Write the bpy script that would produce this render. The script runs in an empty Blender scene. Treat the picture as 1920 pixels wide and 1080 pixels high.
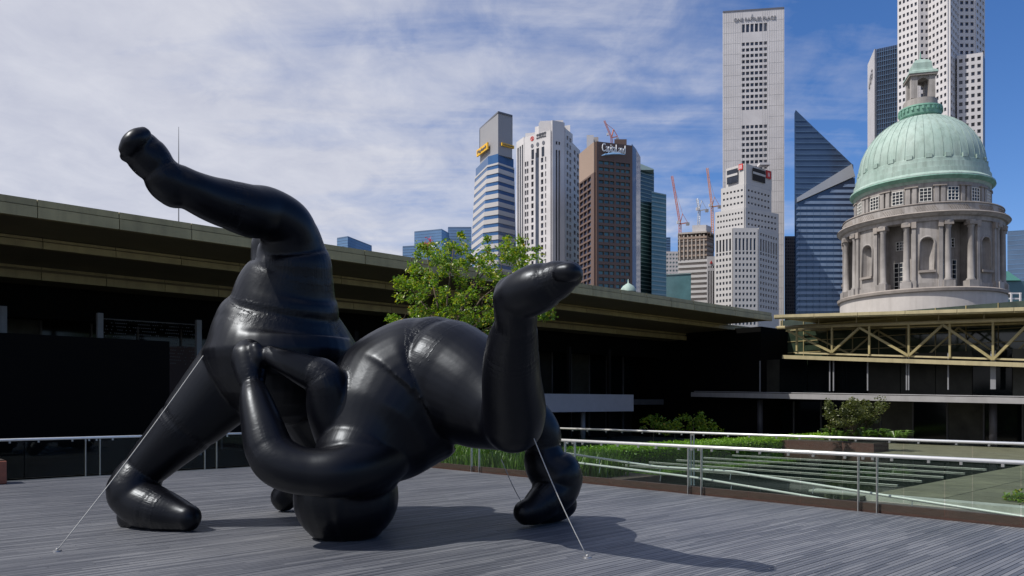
import bpy, bmesh, math, random
import numpy as np
from mathutils import Vector, Matrix
random.seed(7); np.random.seed(7)
R = math.radians
scene = bpy.context.scene
COL = scene.collection

# ------------------------------------------------------------------ camera
F, H, EYE = 1460.0, 755.0, 1.9
cam = bpy.data.cameras.new('camera'); camo = bpy.data.objects.new('camera', cam); COL.objects.link(camo)
camo.location = (0, 0, EYE); camo.rotation_euler = (R(90), 0, 0)
cam.sensor_width = 36; cam.lens = F/1920*36; cam.shift_y = (H-540)/1920
cam.clip_start = .1; cam.clip_end = 6000
scene.camera = camo

# ------------------------------------------------------------------ world, sun, exposure
SUN = Vector((-.70, -.25, 1.0)).normalized()        # direction towards the sun
elev = math.asin(SUN.z); azim = math.atan2(SUN.x, SUN.y)
w = bpy.data.worlds.new('World'); scene.world = w; w.use_nodes = True
nt = w.node_tree; nt.nodes.clear()
def N(t, **k):
    n = nt.nodes.new(t)
    for a, b in k.items(): setattr(n, a, b)
    return n
def L(a, b): nt.links.new(a, b)
def M(op, a, b=None, c=None, clamp=False):
    n = nt.nodes.new('ShaderNodeMath'); n.operation = op; n.use_clamp = clamp
    for i, v in enumerate((a, b, c)):
        if v is None: continue
        if isinstance(v, (int, float)): n.inputs[i].default_value = v
        else: nt.links.new(v, n.inputs[i])
    return n.outputs[0]
def ramp(v, stops):
    n = nt.nodes.new('ShaderNodeValToRGB'); e = n.color_ramp.elements
    while len(e) < len(stops): e.new(.5)
    for el, (p, c) in zip(e, stops):
        el.position = p; el.color = (c, c, c, 1) if isinstance(c, (int, float)) else (*c, 1)
    nt.links.new(v, n.inputs[0]); return n.outputs[0]
sky = N('ShaderNodeTexSky'); sky.sky_type = 'NISHITA'; sky.sun_disc = False
sky.sun_elevation = elev; sky.sun_rotation = azim; sky.air_density = 1.0; sky.dust_density = .35; sky.ozone_density = 2.2
tc = N('ShaderNodeTexCoord'); sep = N('ShaderNodeSeparateXYZ'); L(tc.outputs['Generated'], sep.inputs[0])
zz = M('MAXIMUM', M('ADD', sep.outputs[2], .10), .06)
px_, py_ = M('DIVIDE', sep.outputs[0], zz), M('DIVIDE', sep.outputs[1], zz)
comb = N('ShaderNodeCombineXYZ'); L(px_, comb.inputs[0]); L(py_, comb.inputs[1])
def noise(vec, scale, detail=6, rough=.55, dist=0., sc=(1, 1, 1), rot=0.):
    mp = N('ShaderNodeMapping'); mp.inputs['Scale'].default_value = sc; mp.inputs['Rotation'].default_value = (0, 0, rot)
    L(vec, mp.inputs[0]); n = N('ShaderNodeTexNoise'); n.inputs['Scale'].default_value = scale
    n.inputs['Detail'].default_value = detail; n.inputs['Roughness'].default_value = rough; n.inputs['Distortion'].default_value = dist
    L(mp.outputs[0], n.inputs[0]); return n.outputs[0]
cell = noise(comb.outputs[0], 5.2, 7, .62, .35, (1, .8, 1), .5)       # small altocumulus cells
bank = noise(comb.outputs[0], .85, 5, .55, .3, (.55, 1.4, 1), -.25)     # broad sheets and streaks
strk = noise(comb.outputs[0], 1.5, 6, .6, .5, (.35, 1.9, 1), -.35)
# the cloud layer covers the sky on the left of the view and thins out to the right
cov = M('MULTIPLY_ADD', px_, -.70, .60)
cov = M('ADD', cov, M('MULTIPLY_ADD', bank, 1.5, -.75))
cov = M('ADD', cov, M('MULTIPLY_ADD', strk, 1.5, -.74))
covc = M('ADD', M('MULTIPLY', cov, .95), M('MULTIPLY_ADD', cell, .75, -.375), None, True)
fac = ramp(covc, [(.0, 0.), (.30, .26), (.62, .68), (1., .93)])
cl = nt.nodes.new('ShaderNodeMix'); cl.data_type = 'RGBA'
L(M('MULTIPLY', fac, .96), cl.inputs['Factor'])
hs = N('ShaderNodeHueSaturation'); hs.inputs['Saturation'].default_value = 1.18; hs.inputs['Value'].default_value = 1.0
tint = nt.nodes.new('ShaderNodeMix'); tint.data_type = 'RGBA'; tint.blend_type = 'MULTIPLY'; tint.inputs['Factor'].default_value = 1
L(sky.outputs[0], tint.inputs['A']); tint.inputs['B'].default_value = (1.08, 1.12, 1.36, 1); L(tint.outputs['Result'], hs.inputs['Color']); L(hs.outputs[0], cl.inputs['A'])
ccol = nt.nodes.new('ShaderNodeMix'); ccol.data_type = 'RGBA'; L(cell, ccol.inputs['Factor'])
ccol.inputs['A'].default_value = (5.1, 5.3, 6.4, 1); ccol.inputs['B'].default_value = (8.6, 8.6, 9.0, 1)
L(ccol.outputs['Result'], cl.inputs['B'])
bg = N('ShaderNodeBackground'); bg.inputs['Strength'].default_value = .095
L(cl.outputs['Result'], bg.inputs[0]); wo = N('ShaderNodeOutputWorld'); L(bg.outputs[0], wo.inputs[0])

sl = bpy.data.lights.new('sun', 'SUN'); sl.energy = 5.0; sl.angle = R(.53); sl.color = (1, .95, .87)
so = bpy.data.objects.new('sun', sl); COL.objects.link(so); so.location = (-30, 0, 60)
so.rotation_euler = (-SUN).to_track_quat('-Z', 'Y').to_euler()
vs = scene.view_settings; vs.view_transform = 'Standard'; vs.look = 'None'; vs.exposure = 0; vs.gamma = 1; vs.use_curve_mapping = False

# ------------------------------------------------------------------ materials
def mat(name, col, rough=.6, metal=0., var=0., vscale=3., bump=0., bscale=20., spec=.5, stretch=(1, 1, 1), col2=None, streak=0., orand=0.):
    global nt
    m = bpy.data.materials.new(name); m.use_nodes = True; nt = m.node_tree
    b = nt.nodes['Principled BSDF']
    b.inputs['Base Color'].default_value = (*col, 1); b.inputs['Roughness'].default_value = rough
    b.inputs['Metallic'].default_value = metal; b.inputs['Specular IOR Level'].default_value = spec
    tc = N('ShaderNodeTexCoord')
    if var or col2:
        f = noise(tc.outputs['Object'], vscale, 5, .6, 0., stretch)
        mx = nt.nodes.new('ShaderNodeMix'); mx.data_type = 'RGBA'
        L(ramp(f, [(.3, 0.), (.7, 1.)]), mx.inputs['Factor'])
        c2 = col2 or tuple(c*(1-var) for c in col); c1 = col if col2 else tuple(min(1, c*(1+var)) for c in col)
        mx.inputs['A'].default_value = (*c1, 1); mx.inputs['B'].default_value = (*c2, 1)
        out = mx.outputs['Result']
        if streak:
            f2 = noise(tc.outputs['Object'], 1.2, 6, .65, .3, (2.2, 2.2, .12))
            m2 = nt.nodes.new('ShaderNodeMix'); m2.data_type = 'RGBA'; m2.blend_type = 'MULTIPLY'
            L(ramp(f2, [(.45, 0.), (.75, streak)]), m2.inputs['Factor']); L(out, m2.inputs['A'])
            m2.inputs['B'].default_value = (.35, .33, .30, 1); out = m2.outputs['Result']
        if orand:                                              # each piece has its own slight tone
            oi = N('ShaderNodeObjectInfo'); m3 = nt.nodes.new('ShaderNodeMix'); m3.data_type = 'RGBA'; m3.blend_type = 'MULTIPLY'; m3.inputs['Factor'].default_value = 1
            L(out, m3.inputs['A']); L(ramp(oi.outputs['Random'], [(0., 1-orand), (1., 1+orand)]), m3.inputs['B']); out = m3.outputs['Result']
        L(out, b.inputs['Base Color'])
    if bump:
        f = noise(tc.outputs['Object'], bscale, 6, .6, 0., stretch); bp = N('ShaderNodeBump')
        bp.inputs['Strength'].default_value = bump; bp.inputs['Distance'].default_value = .02
        L(f, bp.inputs['Height']); L(bp.outputs[0], b.inputs['Normal'])
    return m
def glass_mat(name, tint, gloss=(1, 1, 1), rough=.02, ior=1.42, extra=0.):
    global nt
    m = bpy.data.materials.new(name); m.use_nodes = True; nt = m.node_tree; nt.nodes.clear()
    o = N('ShaderNodeOutputMaterial'); mx = N('ShaderNodeMixShader'); t = N('ShaderNodeBsdfTransparent'); g = N('ShaderNodeBsdfGlossy')
    t.inputs[0].default_value = (*tint, 1); g.inputs[0].default_value = (*gloss, 1); g.inputs['Roughness'].default_value = rough
    fr = N('ShaderNodeFresnel'); fr.inputs[0].default_value = ior
    gb = N('ShaderNodeNewGeometry'); L(M('MULTIPLY', fr.outputs[0], M('SUBTRACT', 1., gb.outputs['Backfacing']), None, True), mx.inputs[0]); L(t.outputs[0], mx.inputs[1]); L(g.outputs[0], mx.inputs[2]); L(mx.outputs[0], o.inputs[0])
    return m

AX = math.atan2(2540-960, F)                      # the terrace's own axes: U along the canopy, V across the deck
U = Vector((math.sin(AX), math.cos(AX), 0)); V = Vector((-math.cos(AX), math.sin(AX), 0)); Z = Vector((0, 0, 1))

MT = {}
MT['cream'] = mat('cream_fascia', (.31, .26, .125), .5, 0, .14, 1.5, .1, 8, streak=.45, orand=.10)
MT['creamlit'] = mat('cream_steel_lit', (.37, .32, .19), .45, 0, .12, 1.2, streak=.3, orand=.06)  # brighter copy of the cream, sunlit tone put into its colour
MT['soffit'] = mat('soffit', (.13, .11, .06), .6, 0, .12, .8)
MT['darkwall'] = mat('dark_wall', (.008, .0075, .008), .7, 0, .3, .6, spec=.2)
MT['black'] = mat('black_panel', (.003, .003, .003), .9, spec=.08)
MT['redbrown'] = mat('red_brown_wall', (.045, .014, .010), .6, 0, .3, .8)
MT['steel'] = mat('brushed_steel', (.80, .80, .78), .30, .55, .06, 6.)
MT['post'] = mat('post_steel', (.42, .42, .41), .35, .85, .08, 6.)
MT['greycol'] = mat('grey_column', (.20, .205, .22), .55, 0, .1, 2.)
MT['dimcol'] = mat('shaded_column', (.05, .05, .06), .6, 0, .1, 2.)  # column grey darkened, the shade below the slab is in its colour
MT['slab'] = mat('pale_concrete', (.27, .265, .27), .7, 0, .1, 1.2, .1, 15, streak=.25)
MT['panel'] = mat('grey_panel', (.42, .40, .42), .6, 0, .05, 2.)
MT['glass'] = glass_mat('balustrade_glass', (.87, .915, .89), (.9, 1, .95))
MT['darkglass'] = mat('dark_glazing', (.004, .006, .007), .09, 0, .3, .5, spec=.25)
MT['greenglass'] = mat('green_glazing', (.03, .045, .03), .08, 0, .4, 1.2, spec=.6)
MT['kerb'] = mat('red_timber', (.065, .028, .022), .6, 0, .25, 5., .2, 30, stretch=(1, 1, 6))
MT['handrail'] = mat('satin_handrail', (.50, .50, .49), .3, .0, .05, 6.)
MT['liftpane'] = mat('lifted_pane', (.045, .045, .038), .6, 0, .4, .9, spec=.2, orand=.6)  # paler pane tone, added to lift the dark of the shaded facades
MT['mullion'] = mat('dim_mullion', (.085, .085, .09), .5, 0, .2, 2., spec=.3)
MT['rope'] = mat('white_rope', (.40, .40, .39), .8, 0, .1, 40, .3, 120)
MT['anchor'] = mat('anchor_plate', (.35, .35, .36), .4, .8)
MT['stone'] = mat('grey_stone', (.295, .275, .265), .8, 0, .22, .8, .2, 6, streak=.6, orand=.08)
MT['stonebase'] = mat('pale_plaster', (.46, .43, .41), .8, 0, .08, .6, .1, 6, streak=.2)
MT['stonedark'] = mat('dark_stone', (.26, .23, .21), .85, 0, .2, .9, .2, 6)  # darker, browner stone tone for mouldings, caps and capitals
MT['copper'] = mat('green_copper', (.255, .36, .32), .65, .0, .14, .5, .15, 4, col2=(.36, .46, .42), streak=.5)
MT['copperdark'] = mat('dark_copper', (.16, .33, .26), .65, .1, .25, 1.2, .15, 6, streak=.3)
MT['winframe'] = mat('white_window_frame', (.7, .69, .66), .5)
MT['winglass'] = mat('window_glass', (.012, .016, .022), .08, spec=.6)
MT['bark'] = mat('bark', (.10, .075, .05), .9, 0, .3, 9, .6, 25, stretch=(1, 1, .2))
MT['soil'] = mat('planter_soil', (.04, .028, .02), .9)
MT['terracotta'] = mat('terracotta', (.22, .07, .04), .7, 0, .2, 6)
MT['ground'] = mat('city_ground', (.10, .105, .095), .9, 0, .3, .02)
MT['podium'] = mat('podium_concrete', (.28, .27, .25), .85, 0, .15, .2)
MT['paver'] = mat('terrace_paver', (.125, .115, .078), .8, 0, .25, 1.6, .2, 14, orand=.18)
MT['courtfloor'] = mat('court_floor', (.13, .125, .115), .85, 0, .2, 1.)
MT['ledge'] = mat('pool_ledge', (.36, .355, .33), .6, 0, .2, 3)

# deck planks: tone changes from board row to board row
def deck_material():
    global nt
    m = bpy.data.materials.new('weathered_deck'); m.use_nodes = True; nt = m.node_tree; b = nt.nodes['Principled BSDF']
    oi = N('ShaderNodeObjectInfo'); ge = N('ShaderNodeNewGeometry')
    mp = N('ShaderNodeMapping'); mp.inputs['Rotation'].default_value = (0, 0, -(math.pi/2-AX)); L(ge.outputs['Position'], mp.inputs[0])
    sp = N('ShaderNodeSeparateXYZ'); L(mp.outputs[0], sp.inputs[0])
    row = M('FLOOR', M('DIVIDE', sp.outputs[1], PITCH)); seg = M('FLOOR', M('ADD', M('DIVIDE', sp.outputs[0], 1.3), M('MULTIPLY', row, .37)))
    cb = N('ShaderNodeCombineXYZ'); L(row, cb.inputs[0]); L(seg, cb.inputs[1])
    wn = N('ShaderNodeTexWhiteNoise'); wn.noise_dimensions = '2D'; L(cb.outputs[0], wn.inputs[0])
    g1 = noise(mp.outputs[0], 4., 7, .65, .2, (.35, 9, 1)); g2 = noise(mp.outputs[0], .55, 5, .6, .4, (.6, 1.6, 1))
    t = M('ADD', M('MULTIPLY', wn.outputs[0], .36), M('ADD', M('MULTIPLY', g1, .32), M('MULTIPLY', g2, .42)))
    rp = nt.nodes.new('ShaderNodeValToRGB'); e = rp.color_ramp.elements
    e[0].position = .28; e[0].color = (.064, .070, .087, 1); e[1].position = .88; e[1].color = (.190, .196, .212, 1)
    k = e.new(.58); k.color = (.112, .118, .136, 1); L(t, rp.inputs[0]); L(rp.outputs[0], b.inputs['Base Color'])
    rr = M('MULTIPLY_ADD', g2, .3, .30); L(rr, b.inputs['Roughness'])
    bp = N('ShaderNodeBump'); bp.inputs['Strength'].default_value = .35; bp.inputs['Distance'].default_value = .006
    L(M('ADD', g1, M('MULTIPLY', noise(mp.outputs[0], 14, 3, .5, 0, (.2, 6, 1)), .5)), bp.inputs['Height']); L(bp.outputs[0], b.inputs['Normal'])
    return m
PITCH = .066
MT['deck'] = deck_material()
def water_material():
    global nt
    m = bpy.data.materials.new('pool_water'); m.use_nodes = True; nt = m.node_tree; b = nt.nodes['Principled BSDF']
    b.inputs['Base Color'].default_value = (.008, .016, .013, 1); b.inputs['Roughness'].default_value = .04; b.inputs['IOR'].default_value = 1.33
    ge = N('ShaderNodeNewGeometry'); f = noise(ge.outputs['Position'], 2.2, 4, .55, .3, (1, 1, 1)); bp = N('ShaderNodeBump')
    bp.inputs['Strength'].default_value = .05; bp.inputs['Distance'].default_value = .03; L(f, bp.inputs['Height']); L(bp.outputs[0], b.inputs['Normal'])
    return m
MT['water'] = water_material()
def leaf_material(name, cols, trans=.35):
    global nt
    m = bpy.data.materials.new(name); m.use_nodes = True; nt = m.node_tree; nt.nodes.clear()
    at = N('ShaderNodeAttribute'); at.attribute_name = 'tone'
    rp = nt.nodes.new('ShaderNodeValToRGB'); e = rp.color_ramp.elements
    while len(e) < len(cols): e.new(.5)
    for el, (p, c) in zip(e, cols): el.position = p; el.color = (*c, 1)
    L(at.outputs['Fac'], rp.inputs[0])
    p = N('ShaderNodeBsdfPrincipled'); p.inputs['Roughness'].default_value = .36; L(rp.outputs[0], p.inputs['Base Color'])
    t = N('ShaderNodeBsdfTranslucent'); mxc = nt.nodes.new('ShaderNodeMix'); mxc.data_type = 'RGBA'; mxc.blend_type = 'MULTIPLY'; mxc.inputs['Factor'].default_value = 1
    L(rp.outputs[0], mxc.inputs['A']); mxc.inputs['B'].default_value = (1.6, 1.7, .6, 1); L(mxc.outputs['Result'], t.inputs[0])
    mx = N('ShaderNodeMixShader'); mx.inputs[0].default_value = trans; L(p.outputs[0], mx.inputs[1]); L(t.outputs[0], mx.inputs[2])
    o = N('ShaderNodeOutputMaterial'); L(mx.outputs[0], o.inputs[0]); return m
MT['leaf'] = leaf_material('tree_leaf', [(0, (.045, .10, .012)), (.35, (.10, .20, .018)), (.65, (.21, .29, .03)), (.88, (.34, .32, .03)), (1, (.40, .20, .03))], .4)
MT['leafdark'] = leaf_material('shrub_leaf', [(0, (.03, .045, .012)), (.6, (.09, .11, .03)), (1, (.16, .16, .05))], .3)
MT['hedge'] = leaf_material('hedge_leaf', [(0, (.08, .17, .012)), (.6, (.19, .34, .02)), (1, (.28, .44, .04))], .35)
MT['fern'] = leaf_material('fern_leaf', [(0, (.03, .08, .012)), (.6, (.085, .17, .025)), (1, (.19, .28, .06))], .35)
def inflatable_material():
    global nt
    m = bpy.data.materials.new('black_inflatable_fabric'); m.use_nodes = True; nt = m.node_tree; b = nt.nodes['Principled BSDF']
    b.inputs['Base Color'].default_value = (.0016, .0018, .0036, 1); b.inputs['Roughness'].default_value = .31
    b.inputs['Specular IOR Level'].default_value = .29; b.inputs['Specular Tint'].default_value = (.80, .88, 1., 1)
    a = N('ShaderNodeAttribute'); a.attribute_name = 'ring'; s = N('ShaderNodeAttribute'); s.attribute_name = 'seam'
    tc = N('ShaderNodeTexCoord')
    pl = noise(a.outputs['Vector'], 12., 2, .5, .1, (1, 1, .14))
    wide = noise(tc.outputs['Object'], 1.7, 4, .5, .4)
    near = M('MULTIPLY', M('POWER', 2.718, M('MULTIPLY', s.outputs['Fac'], -8.)), M('MULTIPLY_ADD', wide, 2.6, -.65, True))
    fine = noise(tc.outputs['Object'], 26, 3, .5, .3)
    hgt = M('ADD', M('MULTIPLY', pl, near), M('ADD', M('MULTIPLY', wide, .45), M('MULTIPLY', fine, .014)))
    bp = N('ShaderNodeBump'); bp.inputs['Strength'].default_value = 1.; bp.inputs['Distance'].default_value = .015
    L(hgt, bp.inputs['Height']); L(bp.outputs[0], b.inputs['Normal'])
    L(M('MULTIPLY_ADD', wide, .10, .315), b.inputs['Roughness'])
    return m
MT['inflatable'] = inflatable_material()

# ------------------------------------------------------------------ helpers
def P(x, y, Y): return Vector(((x-960)/F*Y, Y, EYE+(H-y)/F*Y))        # a point on the sight line of a pixel, Y metres out
def UV(u, v, z=0.): return U*u + V*v + Z*z
def onU(u, x, y):                                                       # sight line meets the plane u = const
    k = (x-960)/F; return P(x, y, u/(U.x*k+U.y))
def onV(v, x, y):
    k = (x-960)/F; return P(x, y, v/(V.x*k+V.y))
def wl(o):
    p = Vector(o.location)
    while o.parent: o = o.parent; p += Vector(o.location)
    return p
class MB:
    def __init__(s): s.v = []; s.f = []
    def add(s, vs, fs):
        n = len(s.v); s.v += [Vector(p) for p in vs]; s.f += [tuple(i+n for i in f) for f in fs]; return s
    def box(s, c, ax, ay, az):                                           # centre and three half-extent vectors
        c = Vector(c); vs = [c+ax*i+ay*j+az*k for k in (-1, 1) for j in (-1, 1) for i in (-1, 1)]
        fs = [(0, 2, 3, 1), (4, 5, 7, 6), (0, 1, 5, 4), (2, 6, 7, 3), (0, 4, 6, 2), (1, 3, 7, 5)]
        if Vector(ax).cross(ay).dot(az) < 0: fs = [f[::-1] for f in fs]
        return s.add(vs, fs)
    def bar(s, a, b, w, h, up=Z):                                         # beam from a to b, w across, h along up
        a, b = Vector(a), Vector(b); d = b-a; l = d.length; d.normalize()
        side = d.cross(up)
        if side.length < 1e-4: side = d.cross(Vector((1, 0, 0)))
        side.normalize(); upv = side.cross(d)
        return s.box((a+b)/2, d*(l/2), side*(w/2), upv*(h/2))
    def prism(s, poly, z0, z1, poly2=None):
        n = len(poly); p2 = poly2 or poly
        ar = sum(poly[i][0]*poly[(i+1) % n][1]-poly[(i+1) % n][0]*poly[i][1] for i in range(n))
        vs = [(p[0], p[1], z0) for p in poly]+[(p[0], p[1], z1) for p in p2]
        fs = [(i, (i+1) % n, n+(i+1) % n, n+i) for i in range(n)]+[tuple(range(n-1, -1, -1)), tuple(range(n, 2*n))]
        if ar < 0: fs = [f[::-1] for f in fs]
        return s.add(vs, fs)
    def extrude(s, pts, vec):                                             # planar polygon pushed along vec
        n = len(pts); pts = [Vector(p) for p in pts]; vec = Vector(vec)
        nrm = (pts[1]-pts[0]).cross(pts[2]-pts[1]); vs = pts+[p+vec for p in pts]
        fs = [tuple(range(n)), tuple(range(2*n-1, n-1, -1))]+[((i+1) % n, i, n+i, n+(i+1) % n) for i in range(n)]
        if nrm.dot(vec) > 0: fs = [f[::-1] for f in fs]
        return s.add(vs, fs)
    def tube(s, pts, r, seg=8, cap=True):
        pts = [Vector(p) for p in pts]; n = len(pts); rs = r if isinstance(r, (list, tuple)) else [r]*n
        vs = []; prev = None
        for i, p in enumerate(pts):
            t = (pts[min(i+1, n-1)]-pts[max(i-1, 0)]).normalized()
            a = prev if prev is not None else (Vector((0, 0, 1)) if abs(t.z) < .9 else Vector((1, 0, 0)))
            a = (a-t*a.dot(t)).normalized(); prev = a; b = t.cross(a)
            vs += [p+(a*math.cos(2*math.pi*k/seg)+b*math.sin(2*math.pi*k/seg))*rs[i] for k in range(seg)]
        fs = [(i*seg+k, i*seg+(k+1) % seg, (i+1)*seg+(k+1) % seg, (i+1)*seg+k) for i in range(n-1) for k in range(seg)]
        if cap: fs += [tuple(range(seg-1, -1, -1)), tuple((n-1)*seg+k for k in range(seg))]
        return s.add(vs, fs)
    def lathe(s, c, prof, seg=48, a0=0., a1=2*math.pi):
        c = Vector(c); full = abs(a1-a0-2*math.pi) < 1e-6; m = seg if full else seg+1; n = len(prof)
        vs = [c+Vector((r*math.cos(a0+(a1-a0)*k/seg), r*math.sin(a0+(a1-a0)*k/seg), z)) for r, z in prof for k in range(m)]
        fs = [(i*m+k, i*m+(k+1) % m, (i+1)*m+(k+1) % m, (i+1)*m+k) for i in range(n-1) for k in range(seg)]
        return s.add(vs, fs)
    def build(s, name, material, parent=None, smooth=False, bevel=0.):
        o0 = wl(parent) if parent else Vector((0, 0, 0))
        me = bpy.data.meshes.new(name)
        me.from_pydata([tuple(p-o0) for p in s.v], [], s.f); me.update()
        me.materials.append(MT[material] if isinstance(material, str) else material)
        if smooth:
            for p in me.polygons: p.use_smooth = True
        o = bpy.data.objects.new(name, me); COL.objects.link(o); o.parent = parent
        if bevel:
            b = o.modifiers.new('bevel', 'BEVEL'); b.width = bevel; b.segments = 2; b.limit_method = 'ANGLE'
        return o
def tag(o, label=None, cat=None, group=None, kind=None):
    if label: o['label'] = label
    if cat: o['category'] = cat
    if group: o['group'] = group
    if kind: o['kind'] = kind
    return o
def thing(name, label, cat, loc, group=None):
    o = bpy.data.objects.new(name, None); COL.objects.link(o); o.location = loc; o.empty_display_size = .2
    return tag(o, label, cat, group)
def struct(o): return tag(o, kind='structure')
def inst(name, me, loc, parent):
    o = bpy.data.objects.new(name, me); COL.objects.link(o); o.parent = parent
    o.location = Vector(loc)-(wl(parent) if parent else Vector((0, 0, 0))); return o

# ------------------------------------------------------------------ ground, podium, deck
RAILU, RAILV = 13.72, 22.3
g = MB().add([(-3000, -1500, -32), (3000, -1500, -32), (3000, 5000, -32), (-3000, 5000, -32)], [(0, 1, 2, 3)]).build('ground', 'ground'); struct(g)
def uvbox(u0, u1, v0, v1, z0, z1, name, m, parent=None, **k):
    return MB().box(UV((u0+u1)/2, (v0+v1)/2, (z0+z1)/2), U*((u1-u0)/2), V*((v1-v0)/2), Z*((z1-z0)/2)).build(name, m, parent, **k)
struct(uvbox(-30, 75, -30, 60, -32, -1.0, 'podium', 'podium'))
deck = struct(uvbox(-16, RAILU, -14, RAILV, -.99, -.034, 'deck', 'courtfloor'))
nrow = int((RAILV-0.4)/PITCH); pl = []
plank_me = {}
for i in range(-30, nrow):
    v = .4+i*PITCH+PITCH/2; off = (i*2.37) % 5.2; edges = [-6.0]
    e = -6+off+.6
    while e < RAILU-.7: edges.append(e); e += 5.2
    edges.append(RAILU-.02)
    for a, b in zip(edges[:-1], edges[1:]): pl.append((v, a+.003, b-.003))
# the boards in view and nearest to the camera are pieces of their own
pl.sort(key=lambda t: (UV((t[1]+t[2])/2, t[0]).length if (t[2] > 1.0 and t[0] > 1.8) else 99))
rest = MB()
for i, (v, a, b) in enumerate(pl):
    dz = random.uniform(-.0015, .0015)
    m = MB() if i < 300 else rest
    m.box(UV((a+b)/2, v, -.017+dz), U*((b-a)/2), V*(PITCH/2-.0046), Z*.017)
    if i < 300: m.build('plank', 'deck', deck)
tag(rest.build('planks', 'deck', deck), kind='stuff')

# ------------------------------------------------------------------ railings
def railing(name, label, a, b, z0, z1, pairs, gap=.32, panel=1.16, zr=None, group=None, glass='glass', posts=True, off=None):
    """glass balustrade from a to b; pairs = distances of the double posts along it"""
    a, b = Vector(a), Vector(b); d = (b-a).normalized(); ln = (b-a).length; n = Vector((-d.y, d.x, 0))
    t = thing(name, label, 'railing', a+Z*z0, group)
    MB().tube([a+Z*z1, b+Z*z1], .034, 12).build('top_rail', 'steel', t, True)
    stops = []
    for s in pairs: stops += [s-gap/2, s+gap/2]
    if posts:
        for s in stops:
            if 0 < s < ln:
                p = a+d*s
                MB().box(p+Z*((z0+z1)/2-.02), d*.008, n*.03, Z*((z1-z0)/2-.02)).build('post', 'post', t)
                MB().box(p+Z*(z1-.06), d*.016, n*.02, Z*.03).build('bracket', 'post', t)
    cuts = sorted([0, ln]+[s for s in stops if 0 < s < ln])
    for c0, c1 in zip(cuts[:-1], cuts[1:]):
        k = max(1, round((c1-c0)/panel))
        if c1-c0 < .5: k = 1
        for i in range(k):
            s0, s1 = c0+(c1-c0)*i/k+.012, c0+(c1-c0)*(i+1)/k-.012
            MB().box(a+d*((s0+s1)/2)+Z*((z0+z1)/2-.01), d*((s1-s0)/2), n*.006, Z*((z1-z0)/2-.05)).build('glass_panel', glass, t)
            for q in (.22, .78):
                MB().box(a+d*(s0+(s1-s0)*q)+Z*(z1-.055), d*.02, n*.016, Z*.028).build('clamp', 'post', t)
    return t
RA = UV(RAILU, RAILV, 0); RB = UV(RAILU, -3., 0)
p1 = (onU(RAILU, 1303, 926)-RA).length; p2 = (onU(RAILU, 1627, 956)-RA).length
p1 = RAILV-onU(RAILU, 1303, 900).dot(V); p2 = RAILV-onU(RAILU, 1627, 900).dot(V); dp = p2-p1
railing('deck_railing', 'steel and glass railing along the deck edge beside the sloping handrails', RA, RB, .0, .99, [p1-3*dp, p1-2*dp, p1-dp, p1, p2, p2+dp, p2+2*dp])
LA = UV(-6, RAILV, 0); q1 = onV(RAILV, 174, 850).dot(U)+6; q2 = onV(RAILV, 395, 850).dot(U)+6
railing('deck_railing', 'steel and glass railing on the deck edge facing the shaded canopy building', LA, UV(RAILU-.02, RAILV, 0), .0, .99, [q1-(q2-q1), q1, q2, q2+(q2-q1), q2+2*(q2-q1)], .34)
railing('court_railing', 'glass railing along the near edge of the sunken reflecting pool', UV(20.0, 30, 0), UV(20.0, -4, 0), -.6, .99, [4.2, 16.4, 28.6], .1, 1.5)
kb = MB().box(UV(RAILU+.11, (RAILV-3)/2, .055), U*.05, V*((RAILV+3)/2), Z*.095).build('timber_kerb', 'kerb'); struct(kb)
kb = MB().box(UV((RAILU-6)/2, RAILV+.11, -.02), U*((RAILU+6)/2), V*.05, Z*.05).build('timber_kerb', 'black'); struct(kb)
# ramp and its two handrails
rp_ = MB().extrude([UV(14.0, RAILV, -.06), UV(14.0, -3, -1.0), UV(14.0, -3, -1.25), UV(14.0, RAILV, -1.25)], U*1.9).build('ramp', 'courtfloor'); struct(rp_)
def handrail(u, px, label):
    pts = [onU(u, x, y) for x, y in px]; t = thing('ramp_handrail', label, 'handrail', UV(u, RAILV-4, -.3))
    fine = []
    for a, b in zip(pts[:-1], pts[1:]): fine += [a.lerp(b, k/4) for k in range(4)]
    fine.append(pts[-1]); MB().tube(fine, .025, 10).build('rail', 'handrail', t, True)
    s = .8
    tot = sum((b-a).length for a, b in zip(fine[:-1], fine[1:])); acc = 0
    for a, b in zip(fine[:-1], fine[1:]):
        l = (b-a).length
        while acc+l > s:
            p = a.lerp(b, (s-acc)/l); MB().tube([p, p-Z*.05, p-Z*.17-U*.03], .008, 6).build('bracket', 'post', t); s += 1.75
        acc += l
handrail(RAILU+.28, [(985, 833), (1062, 850), (1232, 875), (1372, 884), (1640, 926), (1920, 969), (2040, 988)], 'upper steel handrail sloping down beside the ramp behind the deck railing')
handrail(RAILU+.26, [(985, 853), (1085, 868), (1300, 895), (1480, 925), (1690, 960), (1800, 982)], 'lower steel handrail sloping down beside the ramp behind the deck railing')

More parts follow.
